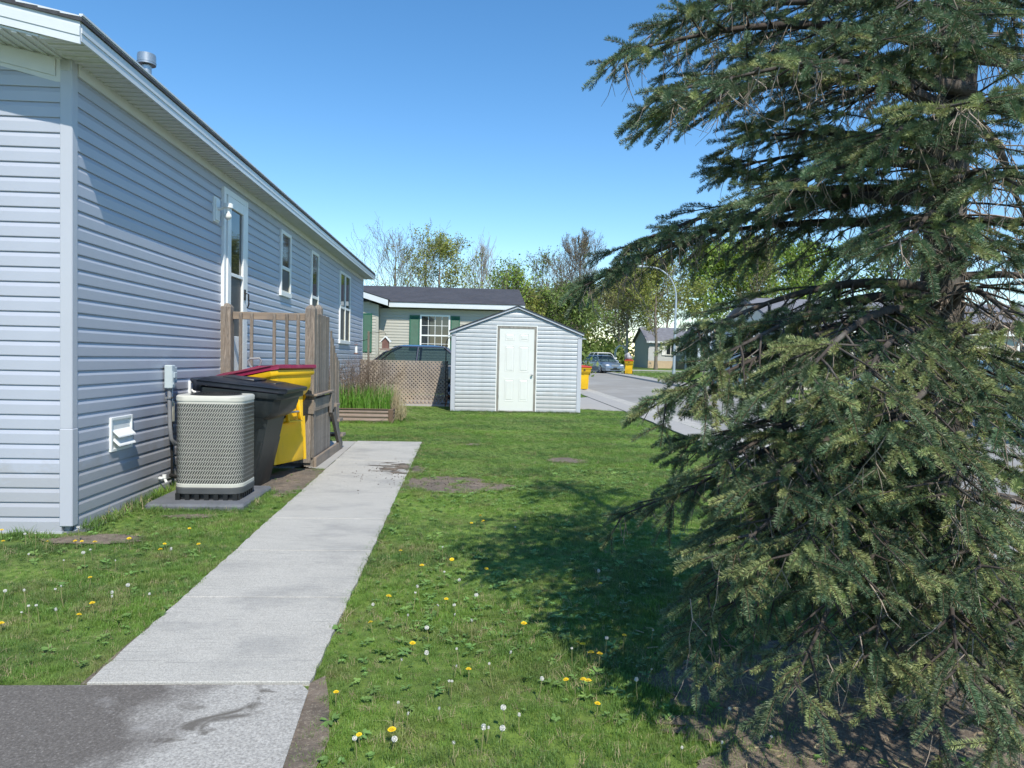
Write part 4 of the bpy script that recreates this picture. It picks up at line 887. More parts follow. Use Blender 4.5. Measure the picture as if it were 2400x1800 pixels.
g2 = far_house('gabled_house', 'blue-grey gabled house with pale blue rake boards beyond the lamp post', 22.55, 25.1, 70, 74.3, 4.05, 5.3, M_HBLUE, M_HROOF, M_BTRIM, 'x', over=.2)
part('side_roof', MB().loft([[(xx, y, z) for y, z in ((70.1, 4.05), (74.5, 5.35), (80, 3.7), (80, 3.6), (74.5, 5.25), (70.1, 3.95))] for xx in (23.9, 36)]), M_HROOF, g2)
part('side_wing', MB().box(25.15, 36, 71, 79, 0, 3.95), M_HCREAM, g2); part('side_fascia', MB().box(25.4, 36, 69.95, 70.05, 3.72, 4.06), M_FASC, g2)
part('roof_vent', MB().box(25.9, 26.7, 73, 73.5, 5.05, 5.3), M_BLACK, g2)
g3 = far_house('cream_house', 'long cream-sided house across the street behind the spruce', 13.45, 34, 30, 38, 2.95, 4.4, M_HCREAM, M_HROOF, M_WHITE, 'y', None, .3, .115)
part('side_porch', MB().box(12.3, 13.44, 31.2, 36, 0, 2.7), M_HBLUE, g3); fwin(g3, 12.6, 13.2, .9, 1.9, 31.19, 0)
fwin(g3, 24, 25.6, 1.2, 2.3, 29.98, 1)
g4 = far_house('white_house', 'white house at the right edge seen through the spruce trunk gap', 22, 40, 16, 24, 2.9, 4.2, M_HCREAM, M_HROOF, M_WHITE, 'y', None, .3, .2)
g5 = far_house('low_grey_house', 'low grey house partly hidden behind the pale gabled house', 28, 40, 50, 60, 3.0, 4.4, M_HBLUE, M_HROOF, M_BTRIM, 'y', None, .3, .2)
# ------------------------------------------------------------------ trees
def segmesh(name, segs, m, n=4):
    """segs: list of (p0,p1,r0,r1)"""
    P0 = np.array([s[0] for s in segs], float); P1 = np.array([s[1] for s in segs], float); r0 = np.array([s[2] for s in segs]); r1 = np.array([s[3] for s in segs])
    d = P1 - P0; d /= np.maximum(np.linalg.norm(d, axis=1, keepdims=True), 1e-9)
    ref = np.where(np.abs(d[:, 2:3]) > .9, np.array([[1., 0, 0]]), np.array([[0, 0, 1.]])); a = np.cross(d, ref); a /= np.linalg.norm(a, axis=1, keepdims=True); b = np.cross(d, a)
    V = []
    for k in range(n):
        t = 2 * np.pi * k / n; V.append(P0 + (a * np.cos(t) + b * np.sin(t)) * r0[:, None])
    for k in range(n):
        t = 2 * np.pi * k / n; V.append(P1 + (a * np.cos(t) + b * np.sin(t)) * r1[:, None])
    V = np.stack(V, 1); base = np.arange(len(segs))[:, None] * (2 * n)
    Fc = np.concatenate([base + np.array([k, (k + 1) % n, n + (k + 1) % n, n + k]) for k in range(n)])
    me = bigmesh(name, V.reshape(-1, 3), Fc, 4, m); me.polygons.foreach_set('use_smooth', [True] * len(me.polygons)); return me
def grow(h, spread, seed, nl=13, crown0=.22, up_=.75, lim=.42, sub=6, tw=4, rtr=.016, droop=0, rmin=.009):
    rd = random.Random(seed); trunk = []; br = []; tips = []
    p = Vector((0, 0, 0)); d = Vector((0, 0, 1)); ns = 12; spine = [p.copy()]
    for k in range(ns):
        d = (d + Vector((rd.gauss(0, .05), rd.gauss(0, .05), .1))).normalized(); q = p + d * h / ns * .95
        r_ = lambda t: h * rtr * (1 - t) ** .8 + .015
        trunk.append((p.copy(), q.copy(), r_(k / ns) * (1.35 if k == 0 else 1), r_((k + 1) / ns))); p = q; spine.append(p.copy())
    def limb(p, d, l, r, k):
        ns_ = 4 if k == 3 else 3; pts = [p]
        for i in range(ns_):
            d = (d + Vector((rd.gauss(0, .13), rd.gauss(0, .13), rd.gauss(.09 * up_ - droop, .08)))).normalized(); q = p + d * l / ns_
            ra, rb = r * (1 - i / ns_ * .6), r * (1 - (i + 1) / ns_ * .6); br.append((p.copy(), q.copy(), max(ra, rmin), max(rb, rmin))); p = q; pts.append(p)
            if k > 0:
                c = sub if k == 3 else tw
                for _ in range(max(1, round(c / ns_))):
                    ax = d.orthogonal(); ax.rotate(Matrix.Rotation(rd.uniform(0, 6.28), 3, d)); nd = (d + ax.normalized() * rd.uniform(.5, 1.0) + Vector((0, 0, .25 * up_))).normalized()
                    limb(p, nd, l * rd.uniform(.38, .62), max(rb * .6, rmin), k - 1)
            else: tips.append(p.copy())
        tips.append(p.copy())
    for i in range(nl):
        t = crown0 + (1 - crown0) * (i + rd.random() * .6) / nl; t = min(t, .97); k = t * ns; j = int(k); b = spine[j].lerp(spine[min(j + 1, ns)], k - j)
        a = i * 2.4 + rd.uniform(-.4, .4); s = spread * (1 - ((t - crown0) / (1 - crown0)) ** 1.6 * .78) * rd.uniform(.7, 1.1)
        dd_ = Vector((math.cos(a), math.sin(a), up_ + .3 * t + rd.gauss(0, .12))).normalized(); limb(b, dd_, s * (1 + up_ * .3), h * rtr * .38 * (1 - t * .7), 3)
    return trunk, br, tips
def leafmesh(name, tips, per, size, sig, m):
    T = np.array([tuple(t) for t in tips]); T = np.repeat(T, per, 0) + rng.normal(0, sig, (len(tips) * per, 3)); N_ = len(T)
    a = rng.normal(size=(N_, 3)); a /= np.linalg.norm(a, axis=1, keepdims=True); b = np.cross(a, rng.normal(size=(N_, 3))); b /= np.linalg.norm(b, axis=1, keepdims=True)
    s = size * rng.uniform(.5, 1.3, (N_, 1)); V = np.stack([T - a * s, T + b * s * .55, T + a * s, T - b * s * .55], 1)
    return bigmesh(name, V.reshape(-1, 3), np.arange(N_ * 4).reshape(-1, 4), 4, m)
def tree(label, x, y, h, spread, seed, bark=None, leaf=None, per=1, size=.11, sig=.18, frac=1, group=None, name='leafy_tree', z=0, **k):
    bark = bark or M_TBARK; t = thing(name, label, 'tree', (x, y, z), (0, 0, seed * 1.3), group)
    tr, br, tips = grow(h, spread, seed, **k)
    obj('trunk', segmesh('trunk', tr, bark, 8), t); obj('branches', segmesh('branches', br, bark, 3), t)
    if leaf:
        rd = random.Random(seed); tips = [q for q in tips if rd.random() < frac]
        obj('foliage', leafmesh('foliage', tips, per, size, sig, leaf), t, kind='stuff')
    return t
G = 'trees standing behind the houses'
tree('bare spreading tree with fine budding twigs above the left end of the dark roof', -6.6, 60, 10.4, 4.2, 3, M_TBARK, M_LFO, 1, .045, .1, .35, group=G, name='budding_tree', up_=1.0, nl=13, sub=6, tw=4)
tree('round yellow-green tree in the middle above the dark roof', -2.7, 58, 10.0, 3.8, 11, M_TBARK, M_LFY, 2, .09, .18, .9, group=G, up_=.8, nl=14, sub=6, tw=4)
tree('thin budding tree between the bare spreading tree and the yellow-green one', -4.6, 64, 10.3, 3.0, 5, M_TBARK, M_LFO, 1, .05, .15, .4, group=G, name='budding_tree', up_=1.1, nl=14)
tree('pale leafless tree with upright branches right of the yellow-green tree', 1.0, 62, 10.4, 2.6, 21, M_TBARKL, None, group=G, name='bare_tree', up_=1.9, nl=16)
tree('small fresh green tree beside the end of the dark roof ridge', 2.5, 55, 7.2, 2.7, 8, M_TBARK, M_LFG, 1, .11, .2, .75, group=G, up_=1.1)
tree('low golden green tree directly behind the shed roof', 3.9, 57, 5.8, 2.5, 9, M_TBARK, M_LFY, 2, .12, .22, .9, group=G)
tree('slender half-leafed tree left of the tallest bare tree', 6.1, 62, 9.6, 3.0, 31, M_TBARK, M_LFD, 1, .08, .15, .4, group=G, up_=1.0, nl=16, sub=8)
tree('tallest bare tree with a straight trunk past the shed', 9.0, 62, 11.8, 2.7, 41, M_TBARK, M_LFO, 1, .05, .08, .2, group=G, name='bare_tree', up_=1.2, nl=18, crown0=.3, sub=6, tw=5)
tree('sparse green tree in front of the tallest bare tree', 7.6, 56, 5.6, 2.6, 12, M_TBARK, M_LFD, 2, .12, .2, .9, group=G)
tree('bushy green tree beyond the yellow marker post', 9.4, 84, 7.4, 3.8, 13, M_TBARK, M_LFD, 3, .17, .3, .9, group=G)
tree('olive green tree behind the white car', 12.2, 88, 8.4, 4.0, 14, M_TBARK, M_LFY, 3, .16, .3, .9, group=G)
tree('dark leafy tree at the street bend left of the white car', 6.2, 80, 6.8, 3.4, 15, M_TBARK, M_LFD, 3, .17, .3, .9, group=G)
tree('street tree with a forked crown left of the lamp post', 18.6, 71, 10.6, 4.2, 16, M_TBARK, M_LFY, 3, .12, .25, 1, group='street trees', crown0=.26, nl=13, sub=6, tw=4)
tree('street tree with a pale trunk just left of the forked one', 16.6, 76, 10.4, 4.0, 17, M_TBARKL, M_LFO, 3, .11, .25, .9, group='street trees', crown0=.2, nl=18, sub=6, tw=4)
tree('large green tree behind the gabled house roof', 32, 95, 16, 5.5, 18, M_TBARK, M_LFG, 2, .24, .4, 1, group='tall trees beyond the street', nl=16, sub=7)
tree('tall bright green tree right of the large one behind the houses', 40, 96, 17.8, 5.8, 19, M_TBARK, M_LFG, 2, .24, .4, 1, group='tall trees beyond the street', nl=16, sub=7)
tree('reddish budding tall tree between the bright green ones', 36.5, 92, 17, 4.0, 20, M_TBARK, M_LFO, 1, .14, .3, .6, group='tall trees beyond the street', up_=1.2)
tree('tall green tree seen through the spruce branches', 48, 98, 17.4, 5.5, 22, M_TBARK, M_LFG, 2, .24, .4, 1, group='tall trees beyond the street', sub=8)
tree('rightmost tall green tree behind the cream house', 58, 96, 16.5, 5.5, 23, M_TBARK, M_LFD, 1, .25, .4, .9, group='tall trees beyond the street', sub=8)
tree('bare yellowish tree between the lamp post and the tall green trees', 25, 92, 12.5, 4.2, 24, M_TBARK, M_LFO, 1, .12, .3, .5, group='tall trees beyond the street', up_=1.1)
tree('leafy tree behind the grey bungalow roof', 20.5, 98, 11.5, 4.4, 25, M_TBARK, M_LFY, 2, .18, .3, .9, group='tall trees beyond the street')
tree('pale green tree filling the gap beyond the street bend', 15.5, 102, 11, 4.6, 26, M_TBARK, M_LFG, 2, .2, .35, .9, group='tall trees beyond the street')
# undergrowth at the end of the street
T = [Vector((x, y, 0)) for x, y in zip(rng.uniform(1.5, 20, 520), rng.uniform(88, 100, 520))]
T = [t + Vector((0, 0, abs(random.gauss(0, 1.3)))) for t in T for _ in range(8)]
tag(obj('undergrowth', leafmesh('undergrowth', T, 2, .30, .5, M_LFD), kind='stuff'), 'dark green undergrowth closing off the end of the street', 'undergrowth')
T = [Vector((x, y, abs(random.gauss(0, 2.6)))) for x, y in zip(rng.uniform(3, 24, 5200), rng.uniform(104, 112, 5200))]
tag(obj('distant_shrubbery', leafmesh('distant_shrubbery', T, 2, .30, .5, M_LFY), kind='stuff'), 'hazy yellow-green shrubbery far beyond the street bend', 'shrubbery')
T = [Vector((x, y, abs(random.gauss(0, .9)))) for x, y in zip(rng.uniform(-14, 8, 2600), rng.uniform(46, 52, 2600))]
tag(obj('hedge_thicket', leafmesh('hedge_thicket', T, 2, .16, .25, M_LFD), kind='stuff'), 'low leafy thicket behind the beige house', 'thicket')
def cedar(label, x, y, h, r, z=.1):
    t = thing('cedar_shrub', label, 'shrub', (x, y, z)); n = 5200
    u = rng.uniform(0, 1, n); a = rng.uniform(0, 6.283, n); rr_ = r * np.sin(np.pi * np.clip(u * .93 + .07, 0, 1)) ** .55 * (1 - .45 * u) * rng.uniform(.75, 1.06, n) * (1 + .1 * np.sin(3 * a + u * 9))
    T = np.stack([rr_ * np.cos(a), rr_ * np.sin(a), u * h], 1)
    obj('foliage', leafmesh('foliage', [tuple(q) for q in T], 1, .07, .02, M_CEDAR), t, kind='stuff'); part('trunk', MB().cyl((0, 0, -.1), (0, 0, 1), .07, h * .8, 6, .02), M_TBARK, t)
cedar('dark narrow cedar left of the pair in front of the gabled house', 20.35, 65, 4.0, .55); cedar('dark narrow cedar right of the pair, half behind spruce twigs', 22.0, 66, 3.9, .5)
bs = thing('round_shrub', 'dark rounded shrub in front of the cream house', 'shrub', (12.9, 27.0, .1)); n = 3500
a = rng.uniform(0, 6.283, n); c_ = rng.uniform(-.2, 1, n); s_ = np.sqrt(1 - c_ ** 2); q = rng.uniform(.8, 1.05, n)
obj('foliage', leafmesh('foliage', [tuple(v) for v in np.stack([.9 * q * s_ * np.cos(a), .9 * q * s_ * np.sin(a), .5 + .75 * q * c_], 1)], 1, .08, .03, M_CEDAR), bs, kind='stuff')
part('stems', MB().cyl((0, 0, -.1), (0, 0, 1), .05, .8, 6), M_TBARK, bs)
sc2 = None

# ------------------------------------------------------------------ the spruce
TX, TY = 2.20, 3.28
def tpos(z): return Vector((TX + .030 * z + .012 * math.sin(z * 2.1), TY + .01 * z, z))
SH = 6.0
def trad(z): return .112 * (1 - z / SH) + .012 + .07 * math.exp(-z / .2)
# needle shoots
def shoot(name, L, nn, nl, curve, m, seed, side=0):
    rd = np.random.default_rng(seed); t = rd.uniform(0.02, 1, nn); 
    axis = lambda t_: np.stack([t_ * L, 0 * t_, curve * L * t_ * t_], -1)
    P = axis(t); a = rd.uniform(0, 2 * np.pi, nn); fwd = rd.uniform(.45, .8, nn)
    # needles swept forward and upward
    D = np.stack([fwd, np.cos(a), np.sin(a) * .8 + .25], 1); D /= np.linalg.norm(D, axis=1, keepdims=True)
    ln = nl * rd.uniform(.75, 1.1, nn) * (1 - .35 * np.maximum(0, t - .85) / .15); B = np.cross(D, rd.normal(size=(nn, 3))); B /= np.linalg.norm(B, axis=1, keepdims=True)
    w = .0011; Q = P + D * ln[:, None]; M_ = P + D * ln[:, None] * .5 
    V = np.stack([P, M_ + B * w, Q, M_ - B * w], 1).reshape(-1, 3); Fq = np.arange(nn * 4).reshape(-1, 4)
    # stem
    k = 5; tt = np.linspace(0, 1, k); A = axis(tt); r = np.linspace(.0024, .0012, k); SV = []
    for i in range(k):
        for q in range(3): SV.append(A[i] + np.array([0, math.cos(q * 2.09), math.sin(q * 2.09)]) * r[i])
    SF = [[len(V) + i * 3 + q, len(V) + i * 3 + (q + 1) % 3, len(V) + (i + 1) * 3 + (q + 1) % 3, len(V) + (i + 1) * 3 + q] for i in range(k - 1) for q in range(3)]
    mi = np.concatenate([np.zeros(nn, np.int32), np.ones(len(SF), np.int32)])
    return bigmesh(name, np.concatenate([V, np.array(SV)]), np.concatenate([Fq, np.array(SF)]), 4, [m, M_TWIGD], mi)
SHOOTS = [shoot('needle_shoot', .13, 250, .022, -.12, M_NEED, 1), shoot('needle_shoot', .105, 210, .021, .05, M_NEED, 2), shoot('needle_shoot', .15, 290, .023, -.22, M_NEED, 3),
          shoot('needle_shoot', .095, 190, .021, .0, M_NEEDY, 4), shoot('needle_shoot', .12, 240, .022, -.15, M_NEEDY, 5)]
sp_p, sp_r, sp_s, sp_i = [], [], [], []
bseg, dseg = [], []
rs_ = random.Random(5)
def put_shoot(p, d, s, light):
    q = d.to_track_quat('X', 'Z').to_euler(); sp_p.append(tuple(p)); sp_r.append((q.x + rs_.uniform(-.6, .6), q.y, q.z)); sp_s.append(s)
    sp_i.append(rs_.choice([3, 4, 3, 0]) if rs_.random() < light else rs_.choice([0, 1, 2]))
def deadtwig(p, L, k=2, dn=1.0):
    d = Vector((rs_.gauss(0, .45), rs_.gauss(0, .45), -dn)).normalized(); n_ = 3; r = .003
    for i in range(n_):
        d = (d + Vector((rs_.gauss(0, .22), rs_.gauss(0, .22), -.08))).normalized(); q = p + d * L / n_; dseg.append((p.copy(), q.copy(), r, r * .8)); p = q; r *= .8
        if k and rs_.random() < .75: 
            p2 = p; d2 = (d + Vector((rs_.gauss(0, .6), rs_.gauss(0, .6), 0))).normalized(); q2 = p2 + d2 * L * .35; dseg.append((p2.copy(), q2.copy(), r * .8, r * .5))
def bough(z0, tip, sag, dens=1.0, light=.3, r0=None, bare=.3, wid=.40, dead=1.0, needle_sc=1.0):  # light: share of paler shoots, painting lower boughs sunlit and upper-left ones shaded
    A = tpos(z0); Bp = Vector(tip); L = (Bp - A).length; n_ = max(6, int(L / .11)); hd = (Bp - A); hd.z = 0; hd.normalize(); sd_ = Vector((-hd.y, hd.x, 0))
    r0 = r0 or (.011 + .014 * L); pts = []; w1, w2 = rs_.uniform(-.05, .05), rs_.uniform(0, 6)
    for i in range(n_ + 1):
        t = i / n_; p = A.lerp(Bp, t); p = p + Vector((0, 0, -sag * math.sin(math.pi * t) )) + sd_ * (w1 * math.sin(t * 5 + w2)) * L; pts.append(p)
    for i in range(n_): bseg.append((pts[i], pts[i + 1], r0 * (1 - i / n_) + .003, r0 * (1 - (i + 1) / n_) + .003))
    for i in range(n_ + 1):
        t = i / n_; p = pts[i]; d = (pts[min(i + 1, n_)] - pts[max(i - 1, 0)]).normalized()
        if t > .12:
            for _ in range(int(round(dead * 1.3 * rs_.random() + .3))): deadtwig(p + Vector((rs_.gauss(0, .03), rs_.gauss(0, .03), 0)), rs_.uniform(.08, .24))
        if t < bare * .6: continue
        for s in (-1, 1):
            for rep in range(1):
                if rs_.random() > .92 * dens: continue
                l = (wid * L * (1 - t) ** .75 + .13) * rs_.uniform(.6, 1.1); l = min(l, .62)
                ld = (d * rs_.uniform(.5, 1.0) + sd_ * s * rs_.uniform(.6, 1.0) + Vector((0, 0, rs_.gauss(-.16 if z0 < 2.2 else -.03, .2)))).normalized()
                m_ = max(3, int(l / .075)); pp_ = p.copy(); rr2 = .0055
                for j in range(m_):
                    u = j / m_; ld = (ld + Vector((rs_.gauss(0, .07), rs_.gauss(0, .07), -.065 if z0 < 2.2 else -.035))).normalized(); q = pp_ + ld * l / m_; bseg.append((pp_.copy(), q.copy(), rr2 * (1 - u * .6), rr2 * (1 - (u + 1 / m_) * .6)))
                    if u > .3 - .25 * t or rs_.random() < .10:
                        cr_ = ld.cross(Vector((0, 0, 1))).normalized()
                        for s2 in (-1, 1):
                            if rs_.random() < .66:
                                dd2 = (ld * 1.0 + cr_ * s2 * rs_.uniform(.5, .95) + Vector((0, 0, rs_.gauss(.0, .22)))).normalized(); put_shoot(q, dd2, rs_.uniform(.65, 1.1) * needle_sc, light)
                        if rs_.random() < .5: put_shoot(pp_, ld, rs_.uniform(.8, 1.05), light)
                    elif rs_.random() < .85 * dead: deadtwig(q, rs_.uniform(.05, .2), 1)
                    pp_ = q
                put_shoot(pp_, ld, rs_.uniform(.9, 1.15), light)
    for _ in range(4): put_shoot(pts[-1] - d * rs_.uniform(0, .08), (d + Vector((rs_.gauss(0, .35), rs_.gauss(0, .35), rs_.gauss(0, .2)))).normalized(), rs_.uniform(.9, 1.2), light)
BOUGHS = [(2.95, (0.65, 3.1, 2.77), -0.1, {'dens': 1.1, 'light': 0.12, 'dead': 1.6, 'wid': 0.3}),
 (3.1, (0.94, 3.6, 3.11), -0.1, {'dens': 1.1, 'light': 0.1, 'dead': 1.4, 'wid': 0.3}),
 (3.25, (0.86, 2.9, 2.86), -0.1, {'dens': 1.1, 'light': 0.2}),
 (2.75, (0.75, 2.9, 2.51), -0.14, {'dens': 1.2, 'light': 0.2, 'dead': 1.6, 'wid': 0.35}),
 (2.72, (0.73, 2.75, 2.41), -0.12, {'dens': 1.1, 'light': 0.2, 'dead': 1.5}),
 (2.65, (0.84, 2.4, 2.39), -0.12, {'dens': 1.2, 'light': 0.3}),
 (2.75, (1.61, 3.9, 2.73), -0.1, {'dens': 1.0, 'light': 0.1}),
 (3.45, (1.5, 2.4, 2.66), -0.1, {'dens': 1.1, 'light': 0.3}),
 (3.3, (2.08, 2.7, 2.76), -0.1, {'dens': 1.1, 'light': 0.3}),
 (3.15, (1.64, 2.5, 2.58), -0.1, {'dens': 1.1, 'light': 0.3}),
 (3.6, (2.08, 2.9, 3.06), -0.1, {'dens': 1.1, 'light': 0.3}),
 (2.45, (1.18, 3.0, 2.39), -0.05, {'dens': 1.1, 'light': 0.15}),
 (2.42, (1.17, 3.2, 2.32), -0.05, {'dens': 1.1, 'light': 0.1}),
 (2.4, (1.46, 2.15, 2.24), -0.1, {'dens': 1.3, 'light': 0.5}),
 (2.35, (1.34, 2.35, 2.19), -0.12, {'dens': 1.2, 'light': 0.3}),
 (2.3, (1.12, 2.5, 2.06), -0.1, {'dens': 1.2, 'light': 0.3}),
 (2.25, (0.72, 3.25, 1.96), -0.12, {'dens': 1.2, 'light': 0.1, 'dead': 1.8, 'wid': 0.32}),
 (2.22, (0.54, 3.15, 1.78), -0.14, {'dens': 1.1, 'light': 0.08, 'dead': 1.8, 'wid': 0.22}),
 (2.1, (0.95, 3.5, 2.03), -0.05, {'dens': 1.0, 'light': 0.1, 'dead': 1.5}),
 (2.1, (1.75, 2.3, 2.07), -0.12, {'dens': 1.2, 'light': 0.4}),
 (2.05, (1.43, 2.3, 1.86), -0.1, {'dens': 1.1, 'light': 0.4}),
 (1.85, (1.97, 2.5, 1.84), -0.1, {'dens': 1.1, 'light': 0.3}),
 (1.8, (0.94, 2.9, 1.56), -0.1, {'dens': 1.1, 'light': 0.45, 'dead': 1.2}),
 (1.75, (0.93, 2.6, 1.45), -0.1, {'dens': 1.1, 'light': 0.55}),
 (1.7, (1.91, 2.4, 1.59), -0.12, {'dens': 1.1, 'light': 0.6}),
 (1.62, (0.76, 2.75, 1.28), -0.12, {'dens': 1.1, 'light': 0.6, 'wid': 0.3}),
 (1.6, (0.88, 2.5, 1.36), -0.12, {'dens': 1.2, 'light': 0.6}),
 (1.58, (1.08, 2.2, 1.41), -0.16, {'dens': 1.4, 'light': 0.65}),
 (1.5, (1.24, 2.1, 1.38), -0.14, {'dens': 1.4, 'light': 0.65}),
 (1.5, (1.7, 2.2, 1.3), -0.1, {'dens': 1.1, 'light': 0.5}),
 (1.3, (0.97, 3.1, 1.06), -0.06, {'dens': 1.1, 'light': 0.2}),
 (1.25, (0.88, 2.95, 0.85), -0.08, {'dens': 1.2, 'light': 0.12, 'wid': 0.3}),
 (1.25, (0.93, 2.5, 1.08), -0.08, {'dens': 1.2, 'light': 0.45}),
 (1.3, (1.28, 2.05, 1.24), -0.12, {'dens': 1.3, 'light': 0.6}),
 (1.2, (1.04, 2.3, 1.05), -0.08, {'dens': 1.1, 'light': 0.5}),
 (1.1, (0.93, 2.6, 0.77), -0.1, {'dens': 1.2, 'light': 0.5}),
 (1.05, (0.91, 2.35, 0.79), -0.12, {'dens': 1.3, 'light': 0.55}),
 (1.0, (1.07, 2.15, 0.84), -0.14, {'dens': 1.4, 'light': 0.6}),
 (1.0, (1.52, 2.1, 1.04), -0.1, {'dens': 1.2, 'light': 0.55}),
 (0.9, (0.94, 2.75, 0.51), -0.12, {'dens': 1.2, 'light': 0.55}),
 (0.85, (0.9, 2.7, 0.34), -0.16, {'dens': 1.2, 'light': 0.6}),
 (0.85, (1.23, 2.2, 0.78), -0.1, {'dens': 1.2, 'light': 0.6}),
 (0.8, (1.09, 2.3, 0.37), -0.18, {'dens': 1.0, 'light': 0.6, 'dead': 1.2}),
 (0.8, (1.6, 2.1, 0.82), -0.1, {'dens': 1.2, 'light': 0.5}),
 (0.75, (1.36, 2.25, 0.48), -0.14, {'dens': 1.1, 'light': 0.6}),
 (0.7, (1.53, 2.1, 0.5), -0.12, {'dens': 1.1, 'light': 0.6}),
 (0.6, (1.82, 2.2, 0.54), -0.1, {'dens': 1.1, 'light': 0.55}),
 (0.55, (1.59, 2.0, 0.37), -0.1, {'dens': 0.9, 'light': 0.6, 'dead': 1.5}),
 (0.5, (1.49, 2.1, 0.19), -0.1, {'dens': 0.5, 'light': 0.6, 'dead': 1.6})]
for b in BOUGHS: bough(*b[:3], **b[3])
# fill: whorls round the stem (right side, back and crown top)
z = .55; a = .3
while z < SH - .25:
    f_ = 1 - z / SH; Lm = 1.75 * min(1, f_ ** .75 * 1.15)
    for k in range(4 if z < 5 else 5):
        a += 1.57 + rs_.uniform(-.3, .3) if z < 5 else 1.26
        dirx, diry = math.cos(a), math.sin(a); L = Lm * rs_.uniform(.65, 1.0)
        if dirx < .1 and z < 3.5 and not (z < 1.2 and rs_.random() < .5): continue
        if diry > -.1 and 1.0 < z < 2.4: continue
        if diry > .1 and z < 3.4 and rs_.random() < .45: continue
        if diry < -.25 and z < 3.4: L *= .62               # trimmed towards the path and the camera
        if dirx < -.3 and 1.5 < z < 3.6: L *= .72
        tp = tpos(z) + Vector((dirx * L, diry * L, rs_.uniform(-.38, .02) * L - (.12 if z < 3 else 0)))
        if tp.z < .25: tp.z = .25 + rs_.random() * .15
        bough(z, tp, -.10 * L, dens=.46, light=.25 if z > 1.8 else .5, bare=.8, dead=1.3)
    z += .26 if z < 3.4 else .30
for k in range(150):     # bare arching inner branches
    z = rs_.uniform(.35, 3.2); a = rs_.uniform(0, 6.28); p = tpos(z); d = Vector((math.cos(a), math.sin(a), rs_.uniform(-.3, .35))).normalized(); L = rs_.uniform(.35, 1.05); n_ = 8; r = rs_.uniform(.004, .009)
    for i in range(n_):
        d = (d + Vector((rs_.gauss(0, .08), rs_.gauss(0, .08), -.10))).normalized(); q = p + d * L / n_; dseg.append((p.copy(), q.copy(), r, r * .88)); p = q; r *= .88
        if rs_.random() < .8: deadtwig(p, rs_.uniform(.08, .28), 2, rs_.uniform(.3, 1.2))
spr = thing('blue_spruce', 'big drooping spruce filling the right of the lawn with bare inner twigs', 'tree', (0, 0, 0))
tz = [-.1, .0, .06, .14, .25] + [.25 + (SH - .3) * k / 30 for k in range(1, 31)]
mb = MB(); N0 = 20; rings = []
for z in tz:
    c = tpos(z); r = trad(max(z, 0)); rings.append([(c.x + r * (1 + .10 * math.sin(3 * t + z * 3) * (1 + 2.2 * math.exp(-max(z, 0) / .15)) + .05 * math.sin(7 * t - z * 5)) * math.cos(t), c.y + r * (1 + .10 * math.sin(3 * t + z * 3) + .05 * math.sin(7 * t - z * 5)) * math.sin(t), z) for t in [2 * math.pi * k / N0 for k in range(N0)]])
mb.loft(rings); part('trunk', mb, M_BARK, spr, True)
obj('branches', segmesh('branches', bseg, M_BARK, 5), spr); obj('dead_twigs', segmesh('dead_twigs', dseg, M_TWIG, 3), spr, kind='stuff')
scatter('needle_foliage', sp_p, sp_r, sp_s, sp_i, SHOOTS, spr, 'stuff')
print('SPRUCE shoots', len(sp_p), 'segs', len(bseg), len(dseg))

# ------------------------------------------------------------------ grass, weeds, flowers
def inpoly(P, x, y):
    P = np.array(P); ins = np.zeros(len(x), bool); j = len(P) - 1
    for i in range(len(P)):
        c = ((P[i, 1] > y) != (P[j, 1] > y)) & (x < (P[j, 0] - P[i, 0]) * (y - P[i, 1]) / (P[j, 1] - P[i, 1] + 1e-12) + P[i, 0]); ins ^= c; j = i
    return ins
PATHP = [(-1.60, 3.03), (-.665, 3.03), (-.78, 11.25), (-3, 11.25), (-3, 8.6), (-1.72, 8.6)]
def allowed(x, y, dirt=.93, seed=0):
    ok = np.ones(len(x), bool)
    ok &= ~((x < -3.02) & (y > 5.46)); ok &= ~((y < 3.05) & (x < -.61)); ok &= ~inpoly(PATHP, x, y); ok &= ~((x > -2.87) & (x < -1.99) & (y > 6.35) & (y < 7.3))
    ok &= ~((x > 3.93 - .14 * np.clip((17 - y) / 10, 0, 1)) & (y > -5) & (y < 90) & (x < 11.1)); ok &= ~((y > 18.6) & (y < 23.8) & (x < 4)); ok &= ~((x > -.5) & (x < 2.68) & (y > 17.3) & (y < 19.8)); ok &= ~((x < -1.55) & (y > 14.25) & (y < 15.4))
    r = rng.uniform(0, 1, len(x))
    for P in DIRT:
        c = np.mean(np.array(P), 0); ok &= ~(inpoly(P, x, y) & (r < dirt * .55)); ok &= ~(inpoly([((px - c[0]) * .8 + c[0], (py - c[1]) * .8 + c[1]) for px, py in P], x, y) & (r < dirt))
    return ok
def tuft(name, nb, rad, h, w, lean, m, seed):
    a = rng.uniform(0, 6.283, nb); r = rad * np.sqrt(rng.uniform(0, 1, nb)); p = np.stack([r * np.cos(a), r * np.sin(a), np.zeros(nb)], 1)
    return bladesmesh(name, p, rng.uniform(.5, 1.1, nb) * h, w, lean, m, 3)
TUFTS = [tuft('grass_tuft', 26, .05, .045, .0034, .8, M_GRASS, 1), tuft('grass_tuft', 24, .045, .055, .0036, .6, M_GRASS, 2), tuft('grass_tuft', 22, .05, .038, .004, 1.0, M_GRASS, 3), tuft('grass_tuft', 9, .05, .05, .003, 1.1, M_STRAW, 4)]
